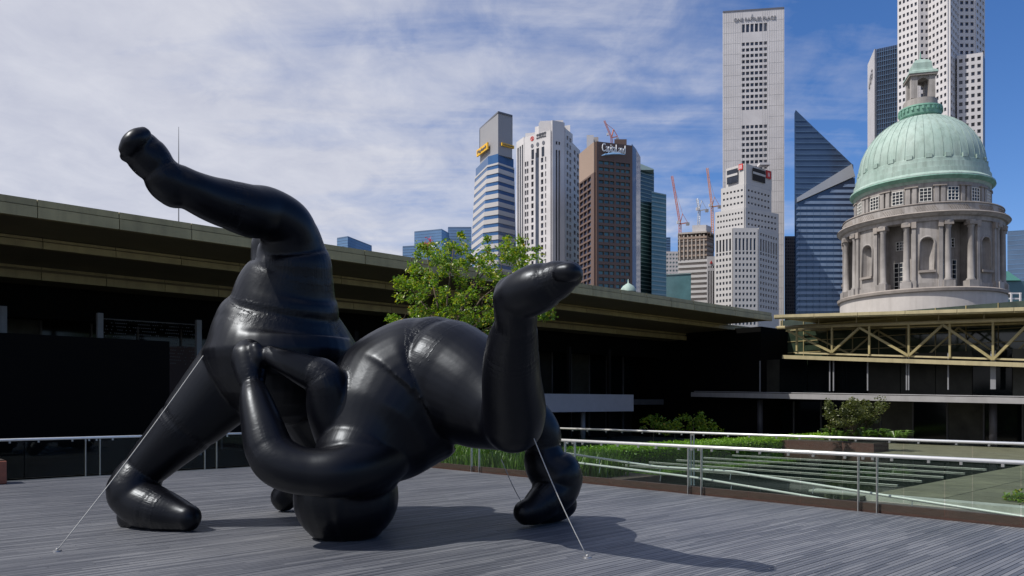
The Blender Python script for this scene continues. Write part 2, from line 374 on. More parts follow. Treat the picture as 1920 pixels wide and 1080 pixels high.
# ------------------------------------------------------------------ sunken court, pool, terrace
CZ = -.62
struct(uvbox(15.9, 60, -20, 60, -1.0, CZ-.14, 'court_floor', 'courtfloor'))
struct(uvbox(20.0, 38, 9.0, 20.6, CZ-.135, CZ, 'pool_water', 'water'))
pw = bpy.data.objects['pool_water']
for i, u in enumerate([24.6, 26.55, 28.5, 30.6, 33.0]):
    MB().box(UV(u, (9.4+20.2)/2, CZ+.02), U*.03, V*(5.4), Z*.014).build('stone_ledge', 'ledge', pw, bevel=.006)
struct(uvbox(21.35, 21.9, -6, 10.6, CZ-.13, CZ+.03, 'pool_coping', 'ledge'))
terr = struct(uvbox(21.9, 40, -10, 8.98, CZ-.13, CZ, 'terrace', 'courtfloor'))
for i in range(15):
    for j in range(11):
        u0 = 21.95+i*1.2; v0 = 8.95-(j+1)*1.7+(.0 if i % 2 else .0)
        MB().box(UV(u0+.6, v0+.85, CZ+.015+random.uniform(-.002, .002)), U*.585, V*.835, Z*.02).build('paver', 'paver', terr)
struct(uvbox(38, 49, -10, 24, CZ-.13, CZ+.05, 'court_paving', 'paver'))
# lower ground beyond the canopy-side railing
struct(uvbox(-20, 15.9, RAILV+.2, 44, -1.0, -.45, 'side_court', 'black'))

# ------------------------------------------------------------------ canopy building on the left
cb = thing('canopy_building', 'long building with three stepped cream canopy fascias over dark shaded glass', 'building', UV(20, 38, -1))
tiers = [(26.8, 8.0, [(.0, .20), (.23, .56)], 48.8), (30.0, 7.44, [(.0, .09), (.13, .35)], 56.0), (34.1, 7.09, [(.0, .10), (.20, .50)], 60.)]
for ti, (v, zt, bands, uend) in enumerate(tiers):
    tot = bands[-1][1]
    joints = [-16.0]
    u = 5.4-2.28*9+.8*ti
    while u < uend-.6:
        if u > -16: joints.append(u)
        u += 2.28
    joints.append(uend)
    for bi, (d0, d1) in enumerate(bands):
        set_ = .05 if bi == 0 else 0.
        for a, b in zip(joints[:-1], joints[1:]):
            if b < -12: continue
            MB().box(UV((a+b)/2, v+.10+set_, zt-(d0+d1)/2), U*((b-a)/2-.012), V*.10, Z*((d1-d0)/2)).build('fascia_panel', 'cream', cb)
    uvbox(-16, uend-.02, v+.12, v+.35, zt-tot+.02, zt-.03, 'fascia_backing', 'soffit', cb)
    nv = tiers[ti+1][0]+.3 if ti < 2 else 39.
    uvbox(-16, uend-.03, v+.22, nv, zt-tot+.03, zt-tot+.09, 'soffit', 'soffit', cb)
    if ti == 1:                                                            # louvre line
        for k in range(110):
            pass
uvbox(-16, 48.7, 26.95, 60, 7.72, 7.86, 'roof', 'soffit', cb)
# facade under the canopy
FV = 39.
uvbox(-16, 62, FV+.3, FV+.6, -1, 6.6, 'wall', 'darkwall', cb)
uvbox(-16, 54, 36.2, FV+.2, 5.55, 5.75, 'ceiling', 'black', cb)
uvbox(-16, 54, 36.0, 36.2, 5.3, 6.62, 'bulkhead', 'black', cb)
for i, (x, yb) in enumerate([(6, 625), (187, 630), (372, 668)]):
    p = onV(35.2, x, 600)
    MB().bar(Vector((p.x, p.y, -.6)), Vector((p.x, p.y, 5.6)), .22, .22, U).build('column', 'greycol', cb)
du = (onV(35.2, 372, 600)-onV(35.2, 187, 600)).dot(U); u0 = onV(35.2, 372, 600).dot(U)
for k in range(1, 8):
    MB().bar(UV(u0+du*k, 35.2, -.6), UV(u0+du*k, 35.2, 5.6), .22, .22, U).build('column', 'darkwall', cb)  # farther columns painted as dark as the wall, shade in their colour
for k in range(34):                                                       # glazing with mullions
    a = -14+k*2.0
    uvbox(a+.04, a+1.96, FV+.1, FV+.14, 2.3, 5.5, 'glass_pane', random.choice(['darkglass', 'darkglass', 'liftpane']), cb)
    uvbox(a-.035, a+.035, FV, FV+.18, -.6, 5.5, 'mullion', 'mullion', cb)
uvbox(6, 17, 38.2, 38.5, 2.2, 4.6, 'red_wall', 'redbrown', cb)
# upper floor edge and pale box on the right part of this side
uvbox(24, 52, 36.2, 39.0, 1.75, 2.15, 'floor_edge', 'mullion', cb)
a = onV(33., 1012, 755); b = onV(33., 1188, 755); zt, zb = P(1100, 740, b.y).z, P(1100, 771, b.y).z
uvbox(a.dot(U)-2, b.dot(U), 33.0, 36.0, zb, zt, 'balcony_box', 'panel', cb)
p = onV(34.2, 1093, 800); MB().tube([Vector((p.x, p.y, -.8)), Vector((p.x, p.y, zb))], .16, 16).build('column', 'greycol', cb, True)
# black stage screen in the shade
sc = thing('stage_screen', 'large plain black screen standing in the shade behind the railing', 'screen', UV(2, 26.4, -.45))
e1 = onV(26.4, 318, 700).dot(U); zt = onV(26.4, 160, 632).z
uvbox(-14, e1, 26.4, 26.9, -.45, zt, 'screen_panel', 'black', sc)
for u in (-13, -8, -3, 1.5, e1-.3): uvbox(u-.05, u+.05, 26.9, 28.2, -.45, zt-.3, 'brace', 'black', sc)
# planter box at the left edge
q = P(-12, 905, 18.2)
pb = thing('planter_box', 'small red-brown planter box at the foot of the railing', 'planter', (q.x, q.y, 0))
MB().box((q.x-.1, q.y, .27), U*.3, V*.3, Z*.27).build('box', 'terracotta', pb, bevel=.02)
MB().box((q.x-.1, q.y, .55), U*.26, V*.26, Z*.015).build('soil', 'soil', pb)
# mast
q = P(335, 410, 40.)
ms = thing('roof_mast', 'thin grey mast rising above the canopy roof behind the raised foot', 'mast', (q.x, q.y, 7.86))
MB().tube([(q.x, q.y, 7.86), (q.x, q.y, P(335, 300, 40).z), (q.x, q.y, P(335, 238, 40).z)], [.035, .026, .012], 6).build('pole', 'greycol', ms)
MB().box((q.x, q.y, 7.89), Vector((.12, 0, 0)), Vector((0, .12, 0)), Z*.03).build('base_plate', 'greycol', ms)

# ------------------------------------------------------------------ truss wing on the right
WU = 49.
wg = thing('truss_wing', 'glazed wing with cream steel truss under a flat roof edge facing the pool', 'building', UV(WU, 10, -1))
def wl2(u, p, q, x0=1453, x1=2150):                                          # extend a pixel line along plane u
    s = (q[1]-p[1])/(q[0]-p[0]); f = lambda x: onU(u, x, p[1]+s*(x-p[0])); return f(x0), f(x1)
a, b = wl2(WU-1.2, (1453, 594.), (1920, 580.5), 1452); 
nseg = 7
for i in range(nseg):
    p, q = a.lerp(b, i/nseg), a.lerp(b, (i+1)/nseg); d = (q-p).normalized()*.012
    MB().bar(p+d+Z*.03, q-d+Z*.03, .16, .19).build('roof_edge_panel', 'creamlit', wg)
MB().bar(a-Z*.10+U*.06, b-Z*.10+U*.06, .16, .1).build('roof_edge_lip', 'cream', wg)
MB().add([a+U*.05+Z*.10, b+U*.05+Z*.10, b+U*24+Z*.0, a+U*24+Z*.0], [(0, 1, 2, 3)]).build('roof', 'soffit', wg)
MB().add([a+U*.1-Z*.06, b+U*.1-Z*.06, b+U*7, a+U*7], [(3, 2, 1, 0)]).build('soffit', 'cream', wg)
a, b = wl2(WU, (1460, 614.5), (1920, 598.5), 1458)
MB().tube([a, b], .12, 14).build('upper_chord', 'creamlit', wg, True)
tops = [(1475, 617), (1612, 612), (1768, 606.5), (1932, 600.5), (2110, 594)]
bots = [(1560, 661), (1704, 668), (1862, 675), (2030, 682)]
for uu, nm, wdt in ((WU, '', .135), (WU+2.6, 'rear_', .10)):
    T = [onU(WU, *t)+U*(uu-WU) for t in tops]; B = [onU(WU, *t)+U*(uu-WU) for t in bots]
    for i in range(4):
        for tt in (T[i], T[i+1]):
            MB().bar(tt-Z*.08, B[i]+Z*.02, wdt, wdt, U).build('diagonal', 'cream', wg)
    if nm: MB().tube([a+U*2.6, b+U*2.6], .10, 10).build('rear_upper_chord', 'cream', wg, True)
for x in (1494, 1560, 1630, 1704, 1781, 1862, 1946, 2034):
    t = onU(WU, x, 613-(x-1494)*.0365); bb = onU(WU, x, 658+(x-1494)*.043); bb.x, bb.y = t.x, t.y
    MB().bar(t, bb, .11, .11, U).build('vertical', 'cream', wg)
for x in (1467, 1535, 1606, 1681, 1760, 1845, 1935, 2030):                     # little posts between chord and roof edge
    t = onU(WU, x, 600-(x-1494)*.033); bb = onU(WU, x, 613-(x-1494)*.036); bb.x, bb.y = t.x, t.y
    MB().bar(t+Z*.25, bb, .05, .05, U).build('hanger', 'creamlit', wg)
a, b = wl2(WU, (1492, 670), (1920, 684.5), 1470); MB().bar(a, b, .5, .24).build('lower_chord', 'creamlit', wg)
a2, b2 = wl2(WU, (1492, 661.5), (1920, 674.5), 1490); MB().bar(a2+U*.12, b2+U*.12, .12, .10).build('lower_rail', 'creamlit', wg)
MB().add([a+U*.2, b+U*.2, b+U*6, a+U*6], [(3, 2, 1, 0)]).build('upper_floor', 'soffit', wg)
# glazing behind the truss
g0, g1 = (WU+4.2), 4.
lo = lambda v: a.lerp(b, 0).z
for k in range(16):
    va = 28.5-k*1.75; vb = va-1.70
    uvbox(g0, g0+.05, vb, va, 4.6, 7.9, 'glass_pane', 'greenglass', wg)
    uvbox(g0-.06, g0+.02, va+.0, va+.05, 4.6, 7.9, 'mullion', 'cream', wg)
for z in (5.5, 6.3, 7.1): uvbox(g0-.05, g0-.01, .6, 28.5, z, z+.05, 'transom', 'cream', wg)
for k in range(10): uvbox(WU+.6+k*.36, WU+.66+k*.36, 0, 27, 7.05, 7.12, 'louvre', 'cream', wg)
# storey below
a, b = wl2(WU-.6, (1507, 743.5), (1920, 751.5), 1300)
MB().bar(a, b, .6, .33).build('floor_slab', 'slab', wg); MB().add([a+U*.28, b+U*.28, b+U*6, a+U*6], [(3, 2, 1, 0)]).build('ceiling', 'darkwall', wg)
MB().bar(a+Z*.23+U*.1, b+Z*.23+U*.1, .05, .05).build('floor_trim', 'slab', wg)
for x in (1425, 1556, 1563, 1627, 1700, 1704, 1778, 1861, 1866, 1950, 2040):
    t = onU(WU+.3, x, 700); MB().bar(Vector((t.x, t.y, a.z+.15)), Vector((t.x, t.y, 4.8)), .07 if x not in (1861,) else .2, .07, U).build('mullion', 'greycol', wg)
for k in range(15):
    va = 29-k*2.0; uvbox(WU+1.2, WU+1.25, va-1.96, va, 2.2, 4.9, 'glass_pane', random.choice(['darkglass', 'liftpane']), wg)
for x in (1425, 1862, 2040):
    t = onU(WU+.5, x, 800); MB().tube([Vector((t.x, t.y, CZ)), Vector((t.x, t.y, 2.1))], .20, 14).build('column', 'dimcol', wg, True)
for k in range(15):
    va = 29-k*2.0; uvbox(WU+3.2, WU+3.25, va-1.96, va, CZ, 2.0, 'glass_pane', random.choice(['darkglass', 'liftpane']), wg); uvbox(WU+3.1, WU+3.2, va-.04, va+.04, CZ, 2.0, 'mullion', 'mullion', wg)
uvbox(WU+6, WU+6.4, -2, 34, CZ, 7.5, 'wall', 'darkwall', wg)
uvbox(WU+.4, WU+6, 28.0, 40, -1, 7.2, 'end_wall', 'black', wg)  # black block added to fill the corner as deep shade

# ------------------------------------------------------------------ the two inflatable figures
def catmull(pts, n=10):
    p = np.array(pts, float); out = []; ks = []
    q = np.vstack([2*p[0]-p[1], p, 2*p[-1]-p[-2]])
    for i in range(1, len(q)-2):
        for k in range(n):
            t = k/n; a, b, c, d = q[i-1], q[i], q[i+1], q[i+2]
            out.append(.5*((2*b)+(c-a)*t+(2*a-5*b+4*c-d)*t*t+(-a+3*b-3*c+d)*t**3)); ks.append(i-1+t)
    out.append(q[-2]); ks.append(len(p)-1.)
    return np.array(out), np.array(ks)
def limb_world(px):                                  # (x, y, distance, radius in px[, seam pinch])
    return [(*P(x, y, Y), r/F*Y) for x, y, Y, r, *_ in px], [(i, s[0]) for i, (x, y, Y, r, *s) in enumerate(px) if s]
def figure(name, label, limbs, loc, group=None, voxel=.026, flat=[]):
    mb = MB(); samples = []
    for li, px in enumerate(limbs):
        pts, seams = limb_world(px); c, ks = catmull(pts, 12); c[:, 3] = np.maximum(c[:, 3], .03)
        arc = np.concatenate([[0], np.cumsum(np.linalg.norm(np.diff(c[:, :3], axis=0), axis=1))])
        sa = [(arc[np.argmin(abs(ks-i))], d) for i, d in seams]
        rad = c[:, 3].copy(); sd = np.full(len(arc), 9.)
        for s, d in sa:
            rad *= 1-d*np.exp(-((arc-s)/.055)**2)-d*.35*np.exp(-((arc-s)/.16)**2); sd = np.minimum(sd, abs(arc-s))
        # resample finely so pinches survive
        n = max(24, int(arc[-1]/.03)); ss = np.linspace(0, arc[-1], n)
        ci = np.stack([np.interp(ss, arc, c[:, k]) for k in range(3)], 1); r0 = np.interp(ss, arc, c[:, 3])
        rr = r0.copy(); sd = np.full(n, 9.)
        for s, d in sa:
            rr *= 1-d*np.exp(-((ss-s)/.038)**2)-d*.3*np.exp(-((ss-s)/.13)**2); sd = np.minimum(sd, abs(ss-s))
        sd = np.minimum(sd, .25+np.minimum(ss, arc[-1]-ss))
        seg = 40; V_ = []; prev = None; rings = []
        tang = np.gradient(ci, axis=0); tang /= np.linalg.norm(tang, axis=1)[:, None]+1e-9
        def ringpts(p, t, a, r):
            b = np.cross(t, a); th = np.linspace(0, 2*math.pi, seg, endpoint=False)
            return [Vector(p+(a*math.cos(x)+b*math.sin(x))*r) for x in th]
        frames = []
        for i in range(n):
            t = tang[i]; a = prev if prev is not None else (np.array([0, 0, 1.]) if abs(t[2]) < .8 else np.array([1., 0, 0]))
            a = a-t*a.dot(t); a /= np.linalg.norm(a); prev = a; frames.append(a)
        for ph in np.linspace(math.pi/2*.97, .12, 7): rings.append(ringpts(ci[0]-tang[0]*rr[0]*math.sin(ph), tang[0], frames[0], rr[0]*math.cos(ph)))
        for i in range(n): rings.append(ringpts(ci[i], tang[i], frames[i], rr[i]))
        for ph in np.linspace(.12, math.pi/2*.97, 7): rings.append(ringpts(ci[-1]+tang[-1]*rr[-1]*math.sin(ph), tang[-1], frames[-1], rr[-1]*math.cos(ph)))
        vs = [p for r_ in rings for p in r_]; m = len(rings)
        fs = [(i*seg+k, i*seg+(k+1) % seg, (i+1)*seg+(k+1) % seg, (i+1)*seg+k) for i in range(m-1) for k in range(seg)]
        fs += [tuple(range(seg-1, -1, -1)), tuple((m-1)*seg+k for k in range(seg))]
        mb.add(vs, fs)
        for i in range(0, n, 2): samples.append((*ci[i], rr[i], *tang[i], *frames[i], ss[i]+li*7.3, sd[i]))
    o = mb.build(name, 'inflatable', None, True)
    rm = o.modifiers.new('r', 'REMESH'); rm.mode = 'VOXEL'; rm.voxel_size = voxel; rm.use_smooth_shade = True
    sm = o.modifiers.new('s', 'SMOOTH'); sm.factor = .5; sm.iterations = 3
    dg = bpy.context.evaluated_depsgraph_get(); me = bpy.data.meshes.new_from_object(o.evaluated_get(dg))
    o.modifiers.clear(); old = o.data; o.data = me; bpy.data.meshes.remove(old)
    n = len(me.vertices); co = np.empty(n*3, np.float32); me.vertices.foreach_get('co', co); co = co.reshape(-1, 3)
    # the parts that rest on the deck are pressed flat
    zlim = .006; low = co[:, 2] < .10; co[low, 2] = zlim+(np.maximum(co[low, 2], zlim)-zlim)**1.6/(.094**.6)
    S = np.array(samples, np.float32); ring = np.empty((n, 3), np.float32); seam = np.empty(n, np.float32)
    for i in range(0, n, 8000):
        d = co[i:i+8000, None, :]-S[None, :, :3]; dist = np.linalg.norm(d, axis=2); j = np.argmin(abs(dist-S[None, :, 3])+.15*dist, axis=1)
        Sj = S[j]; dd = co[i:i+8000]-Sj[:, :3]; t = Sj[:, 4:7]; al = (dd*t).sum(1); dp = dd-t*al[:, None]
        dp /= np.linalg.norm(dp, axis=1)[:, None]+1e-6; a = Sj[:, 7:10]; b = np.cross(t, a)
        k = np.clip(Sj[:, 3]/.45, .35, 2.2)
        ring[i:i+8000, 0] = (dp*a).sum(1)*k; ring[i:i+8000, 1] = (dp*b).sum(1)*k; ring[i:i+8000, 2] = Sj[:, 10]+al
        # distance to the nearest seam with the offset along the limb
        seam[i:i+8000] = Sj[:, 11]
    me.vertices.foreach_set('co', (co-np.array(loc, np.float32)).ravel()); o.location = loc
    at = me.attributes.new('ring', 'FLOAT_VECTOR', 'POINT'); at.data.foreach_set('vector', ring.ravel())
    at = me.attributes.new('seam', 'FLOAT', 'POINT'); at.data.foreach_set('value', seam)
    if not me.materials: me.materials.append(MT['inflatable'])
    for p in me.polygons: p.use_smooth = True
    me.update()
    return tag(o, label, 'sculpture', group)

YA = 12.0
figA = [
 # standing leg, from inside the hips to the ankle
 [(535, 600, 12.1, 98), (505, 640, 12.1, 108), (462, 690, 12.1, 90, .02), (415, 733, 12.05, 72), (352, 798, 12.0, 57, .04), (300, 850, 12.0, 45), (272, 880, 12.0, 41, .06), (256, 905, 11.95, 45), (250, 925, 11.9, 46)],
 # foot on the deck
 [(247, 918, 11.9, 44), (262, 940, 11.85, 44), (297, 955, 11.7, 41, .03), (330, 965, 11.6, 33), (352, 970, 11.5, 25)],
 [(247, 968, 12.0, 26), (290, 976, 11.85, 26), (335, 975, 11.7, 22)],
 # seat, thigh, knee: stacked segments
 [(527, 660, 12.1, 138), (527, 622, 12.1, 123), (534, 582, 12.05, 103, .03), (539, 545, 12.0, 92), (549, 502, 11.9, 75, .02), (547, 472, 11.85, 64), (543, 445, 11.75, 56), (532, 418, 11.7, 49)],
 [(548, 452, 11.75, 53), (535, 420, 11.55, 49), (500, 400, 11.3, 49), (470, 396, 11.05, 49), (430, 384, 10.8, 46, .015), (395, 373, 10.55, 42), (360, 358, 10.3, 38), (335, 346, 10.2, 37)],
 # raised foot with the sole turned out
 [(328, 352, 10.2, 38), (313, 339, 10.1, 39), (298, 318, 10.05, 36, .06), (284, 302, 10.0, 38), (273, 289, 9.97, 38), (267, 281, 9.95, 35)],
 [(269, 252, 9.78, 14), (257, 258, 9.70, 17), (246, 269, 9.68, 18), (238, 280, 9.70, 15)],
 [(237, 287, 9.78, 11), (235, 294, 9.83, 10)],
 # torso folding down behind the other figure
 [(530, 640, 12.2, 112), (568, 685, 12.5, 106), (605, 740, 12.8, 100), (640, 800, 13.1, 92), (665, 850, 13.3, 70)],
 # second thigh behind
 [(545, 600, 12.5, 85), (540, 540, 12.7, 70), (523, 490, 12.8, 53), (512, 455, 12.8, 41), (508, 440, 12.8, 34)],
 # arm reaching the deck
 [(640, 830, 13.3, 60), (590, 880, 13.5, 40), (550, 915, 13.6, 30), (533, 932, 13.6, 25)],
]
figB = [
 # head
 [(636, 934, 10.95, 84), (650, 932, 10.95, 88), (662, 932, 10.95, 85)],
 [(650, 925, 10.9, 62), (662, 895, 10.85, 74), (672, 870, 10.8, 84)],
 # torso from shoulders to hips
 [(672, 860, 10.6, 82), (697, 818, 10.9, 116), (740, 765, 11.25, 137), (790, 725, 11.35, 132), (835, 712, 11.3, 114)],
 # near thigh to the knee, shin up
 [(806, 708, 11.35, 112), (824, 709, 11.2, 115, .05), (870, 727, 10.95, 108), (915, 755, 10.6, 94), (948, 780, 10.25, 70), (962, 792, 10.05, 58)],
 [(962, 792, 10.0, 58), (964, 765, 9.85, 60), (959, 710, 9.5, 56), (960, 655, 9.15, 51, .02), (967, 608, 8.85, 42, .05), (966, 580, 8.7, 41), (964, 565, 8.65, 40)],
 # raised foot
 [(963, 563, 8.65, 40), (980, 553, 8.55, 45), (1008, 541, 8.45, 47), (1036, 529, 8.35, 41, .07), (1056, 520, 8.25, 33), (1068, 515, 8.2, 26)],
 [(962, 553, 8.72, 37), (966, 555, 8.68, 37)],
 [(1052, 511, 8.05, 17), (1068, 510, 8.02, 19), (1077, 511, 8.04, 15)],
 # far leg
 [(850, 720, 11.7, 95), (920, 755, 12.0, 70), (985, 788, 12.2, 50), (1012, 812, 12.25, 40), (1018, 840, 12.25, 36, .05), (1024, 868, 12.25, 42), (1042, 890, 12.25, 49)],
 [(1047, 896, 12.3, 46), (1040, 918, 12.2, 44), (1022, 938, 12.0, 36, .05), (1000, 955, 11.85, 28), (985, 960, 11.8, 23)],
 [(1056, 945, 12.5, 26), (1030, 954, 12.3, 26), (1000, 956, 12.0, 22)],
 # near arm: shoulder, elbow, forearm up to the fist
 [(735, 815, 11.1, 70), (700, 856, 10.6, 64), (645, 883, 10.12, 50), (582, 885, 10.05, 45), (533, 872, 10.08, 47), (507, 846, 10.15, 45, .02), (491, 795, 10.3, 38), (480, 752, 10.45, 30), (474, 724, 10.6, 24, .10), (470, 700, 10.7, 29), (467, 672, 10.8, 32), (466, 664, 10.85, 29)],
 [(449, 660, 10.72, 13), (445, 676, 10.72, 13), (447, 690, 10.72, 11)],
 [(480, 653, 10.66, 12), (484, 668, 10.62, 12), (482, 682, 10.62, 10)],
 # far arm: shoulder, elbow, hand laid on the other body
 [(672, 850, 10.85, 70), (640, 815, 10.7, 50), (622, 768, 10.6, 46), (614, 728, 10.5, 40), (604, 708, 10.5, 37, .03), (575, 696, 10.5, 31), (540, 680, 10.55, 25), (512, 669, 10.65, 19), (503, 667, 10.7, 16)],
 [(520, 662, 10.6, 11), (506, 658, 10.64, 10), (498, 662, 10.7, 8)],
]
fa = figure('inflatable_figure', 'black inflatable figure with one foot planted and the other leg kicked high', figA, (-4.2, 12.0, 0))
fb = figure('inflatable_figure', 'black inflatable figure upside down on its head, bent leg raised, arms gripping the other', figB, (-1.6, 11.1, 0))

# tether ropes
def rope(pts, label, r=.0065):
    t = thing('tether_rope', label, 'rope', (pts[-1].x, pts[-1].y, 0), 'ropes tying the inflatables to the deck')
    a, b = pts; mid = [a.lerp(b, k/10)-Z*(.05*math.sin(math.pi*k/10)) for k in range(11)]
    MB().tube(mid, r, 6).build('rope', 'rope', t, True); MB().lathe((b.x, b.y, 0), [(.001, .016), (.05, .016), (.055, .001)], 16).build('anchor', 'anchor', t); MB().lathe((b.x, b.y, .012), [(.003, 0), (.014, .008), (.016, .018), (.010, .028), (.003, .03)], 10).build('knot', 'rope', t, True)
def gp(x, y, z=.012): Y = (EYE-z)*F/(y-H); return Vector(((x-960)/F*Y, Y, z))
rope([P(381, 667, 11.2), gp(107, 1032)], 'pale rope from the planted leg of the kicking figure down to the deck')
rope([P(1001, 822, 9.75), gp(1101, 1044)], 'pale rope from the bent knee down to the shadowed deck')
rope([P(940, 862, 10.6), gp(985, 952)], 'short thin rope going to the deck beside the far foot', .006)

# ------------------------------------------------------------------ foliage
def leaves_mesh(name, centres, size, m, parent, seed=1, tone=None, droop=.2):
    rng = np.random.RandomState(seed); n = len(centres); c = np.array(centres, float)
    nrm = rng.normal(size=(n, 3)); nrm[:, 2] = abs(nrm[:, 2])+.35; nrm /= np.linalg.norm(nrm, axis=1)[:, None]
    t = rng.normal(size=(n, 3)); t[:, 2] -= droop; t -= nrm*(t*nrm).sum(1)[:, None]; t /= np.linalg.norm(t, axis=1)[:, None]; b = np.cross(nrm, t)
    s = size*rng.uniform(.6, 1.25, n)[:, None]
    pts = np.stack([c-t*s, c+b*s*.5+nrm*s*.16-t*s*.15, c+t*s, c-b*s*.5+nrm*s*.16-t*s*.15], 1).reshape(-1, 3)-np.array(wl(parent))
    i4 = np.arange(n)*4; faces = np.stack([i4, i4+1, i4+2, i4, i4+2, i4+3], 1).reshape(-1, 3)
    me = bpy.data.meshes.new(name); me.from_pydata(pts.tolist(), [], faces.tolist()); me.materials.append(MT[m])
    tn = rng.beta(2, 2.2, n) if tone is None else tone
    a = me.attributes.new('tone', 'FLOAT', 'FACE'); a.data.foreach_set('value', np.repeat(tn, 2).astype(np.float32))
    o = bpy.data.objects.new(name, me); COL.objects.link(o); o.parent = parent; return o
def cluster(clumps, per, rad, rng, squash=.8):
    out = []
    for c in clumps:
        k = int(per*rng.uniform(.6, 1.4)); d = rng.normal(size=(k, 3)); d /= np.linalg.norm(d, axis=1)[:, None]
        d *= (rng.uniform(0, 1, k)**.5)[:, None]*rad*rng.uniform(.7, 1.3); d[:, 2] *= squash; out.append(np.array(c)+d)
    return np.vstack(out)
rng = np.random.RandomState(5)
tb = P(790, 900, 24.); tb.z = -.62
tr = thing('leafy_tree', 'bright green leafy tree behind the upside-down figure', 'tree', tb)
crown_px = [(800, 470, 24), (850, 455, 22), (935, 465, 30), (985, 470, 30), (990, 500, 30), (900, 500, 45), (840, 510, 42), (790, 520, 36), (765, 545, 22), (755, 530, 16), (800, 570, 45), (850, 570, 55), (910, 560, 55), (960, 540, 45), (900, 600, 40), (830, 600, 40), (790, 595, 28), (738, 602, 13), (755, 612, 14), (960, 590, 40), (1000, 580, 30), (1028, 590, 12), (870, 480, 24), (820, 490, 28), (950, 500, 38)]
clumps = []
for x, y, r in crown_px:
    for k in range(max(3, int(r/2.6))):
        Y = 24+rng.uniform(-1.3, 1.3)*(.35+r/60)
        clumps.append(P(x+rng.uniform(-1, 1)*r*.8, y+rng.uniform(-1, 1)*r*.7, Y))
trunk_top = P(845, 610, 24)
tm = MB().tube([tb, tb.lerp(trunk_top, .35)+Vector((.1, .05, 0)), tb.lerp(trunk_top, .7)+Vector((-.05, 0, 0)), trunk_top], [.14, .11, .09, .07], 10)
for i, (x, y) in enumerate([(800, 480), (850, 465), (935, 475), (985, 490), (770, 540), (745, 600), (1000, 580), (900, 500), (960, 540), (1025, 590)]):
    e = P(x, y, 24+rng.uniform(-1, 1)); s = tb.lerp(trunk_top, .75+.25*rng.uniform()); md = s.lerp(e, .5)+Vector((rng.uniform(-.2, .2), rng.uniform(-.2, .2), .15))
    tm.tube([s, s.lerp(md, .5), md, e], [.055, .045, .03, .01], 7)
    for k in range(5):
        f = md.lerp(e, rng.uniform(0, 1)); tm.tube([f, f+Vector(rng.normal(size=3)*.25)], [.014, .004], 5)
tm.build('trunk', 'bark', tr, True)
leaves_mesh('crown', cluster(clumps, 38, .20, rng), .066, 'leaf', tr, 3)
fl = [P(x, y, 23.6)+Vector(rng.normal(size=3)*.07) for x, y in [(803, 453), (800, 458), (808, 449)] for _ in range(10)]
MT['flower'] = leaf_material('pink_flower', [(0, (.5, .06, .16)), (1, (.6, .1, .25))], .3)
leaves_mesh('flowers', fl, .045, 'flower', tr, 9)
struct(uvbox(15.95, 19.8, 14.6, RAILV+1.5, -1.0, -.35, 'planting_bed', 'soil'))
def grass(name, label, u0, u1, v0, v1, z, h, n, m, cat, seed, wdt=.02):
    r = np.random.RandomState(seed); t = thing(name, label, cat, UV((u0+u1)/2, (v0+v1)/2, z)); o0 = np.array(wl(t)); vs = []; fs = []; tn = []
    for i in range(n):
        p = np.array(UV(r.uniform(u0, u1), r.uniform(v0, v1), z)); a = r.uniform(0, 6.28); hh = h*r.uniform(.55, 1.2); ln = r.uniform(.1, .55)*hh; d = np.array([math.cos(a), math.sin(a), 0]); s = np.array([-d[1], d[0], 0])*wdt
        k = len(vs); q = p-o0
        vs += [q-s, q+s, q+d*ln*.35+s*.8+np.array([0, 0, hh*.6]), q+d*ln*.35-s*.8+np.array([0, 0, hh*.6]), q+d*ln+np.array([0, 0, hh])]
        fs += [(k, k+1, k+2, k+3), (k+3, k+2, k+4)]; x = r.beta(2, 2); tn += [x, x]
    me = bpy.data.meshes.new(name); me.from_pydata([tuple(v) for v in vs], [], fs); me.materials.append(MT[m])
    a = me.attributes.new('tone', 'FLOAT', 'FACE'); a.data.foreach_set('value', np.array(tn, np.float32))
    o = bpy.data.objects.new('blades', me); COL.objects.link(o); o.parent = t; return t
grass('grass_bed', 'tall green grass bed behind the railing between the figures legs', 16.1, 19.0, 15.2, RAILV+.6, -.35, .75, 9000, 'fern', 'grass', 4)
def hedge(label, u0, u1, v0, v1, z0, z1, n, seed):
    r = np.random.RandomState(seed); t = thing('clipped_hedge', label, 'hedge', UV((u0+u1)/2, (v0+v1)/2, z0))
    uvbox(u0+.1, u1-.1, v0+.1, v1-.1, z0, z1-.12, 'hedge_core', 'soil', t)
    c = []
    for i in range(n):
        f = r.uniform(); u, v, z = r.uniform(u0, u1), r.uniform(v0, v1), z1+r.normal()*.05+.05*math.sin(i*.7)
        if f < .35: v = v0+r.normal()*.05; z = r.uniform(z0, z1)
        elif f < .5: u = u0+r.normal()*.05; z = r.uniform(z0, z1)
        c.append(UV(u, v, z))
    leaves_mesh('foliage', c, .06, 'hedge', t, seed); return t
hedge('long low clipped hedge leading along the court towards the truss wing', 22.5, 47, 20.9, 22.4, CZ-.1, -.05, 26000, 11)
hedge('short clipped hedge beside the pale balcony box column', 20.6, 22.1, 21.4, 26, CZ-.1, .02, 7000, 12)
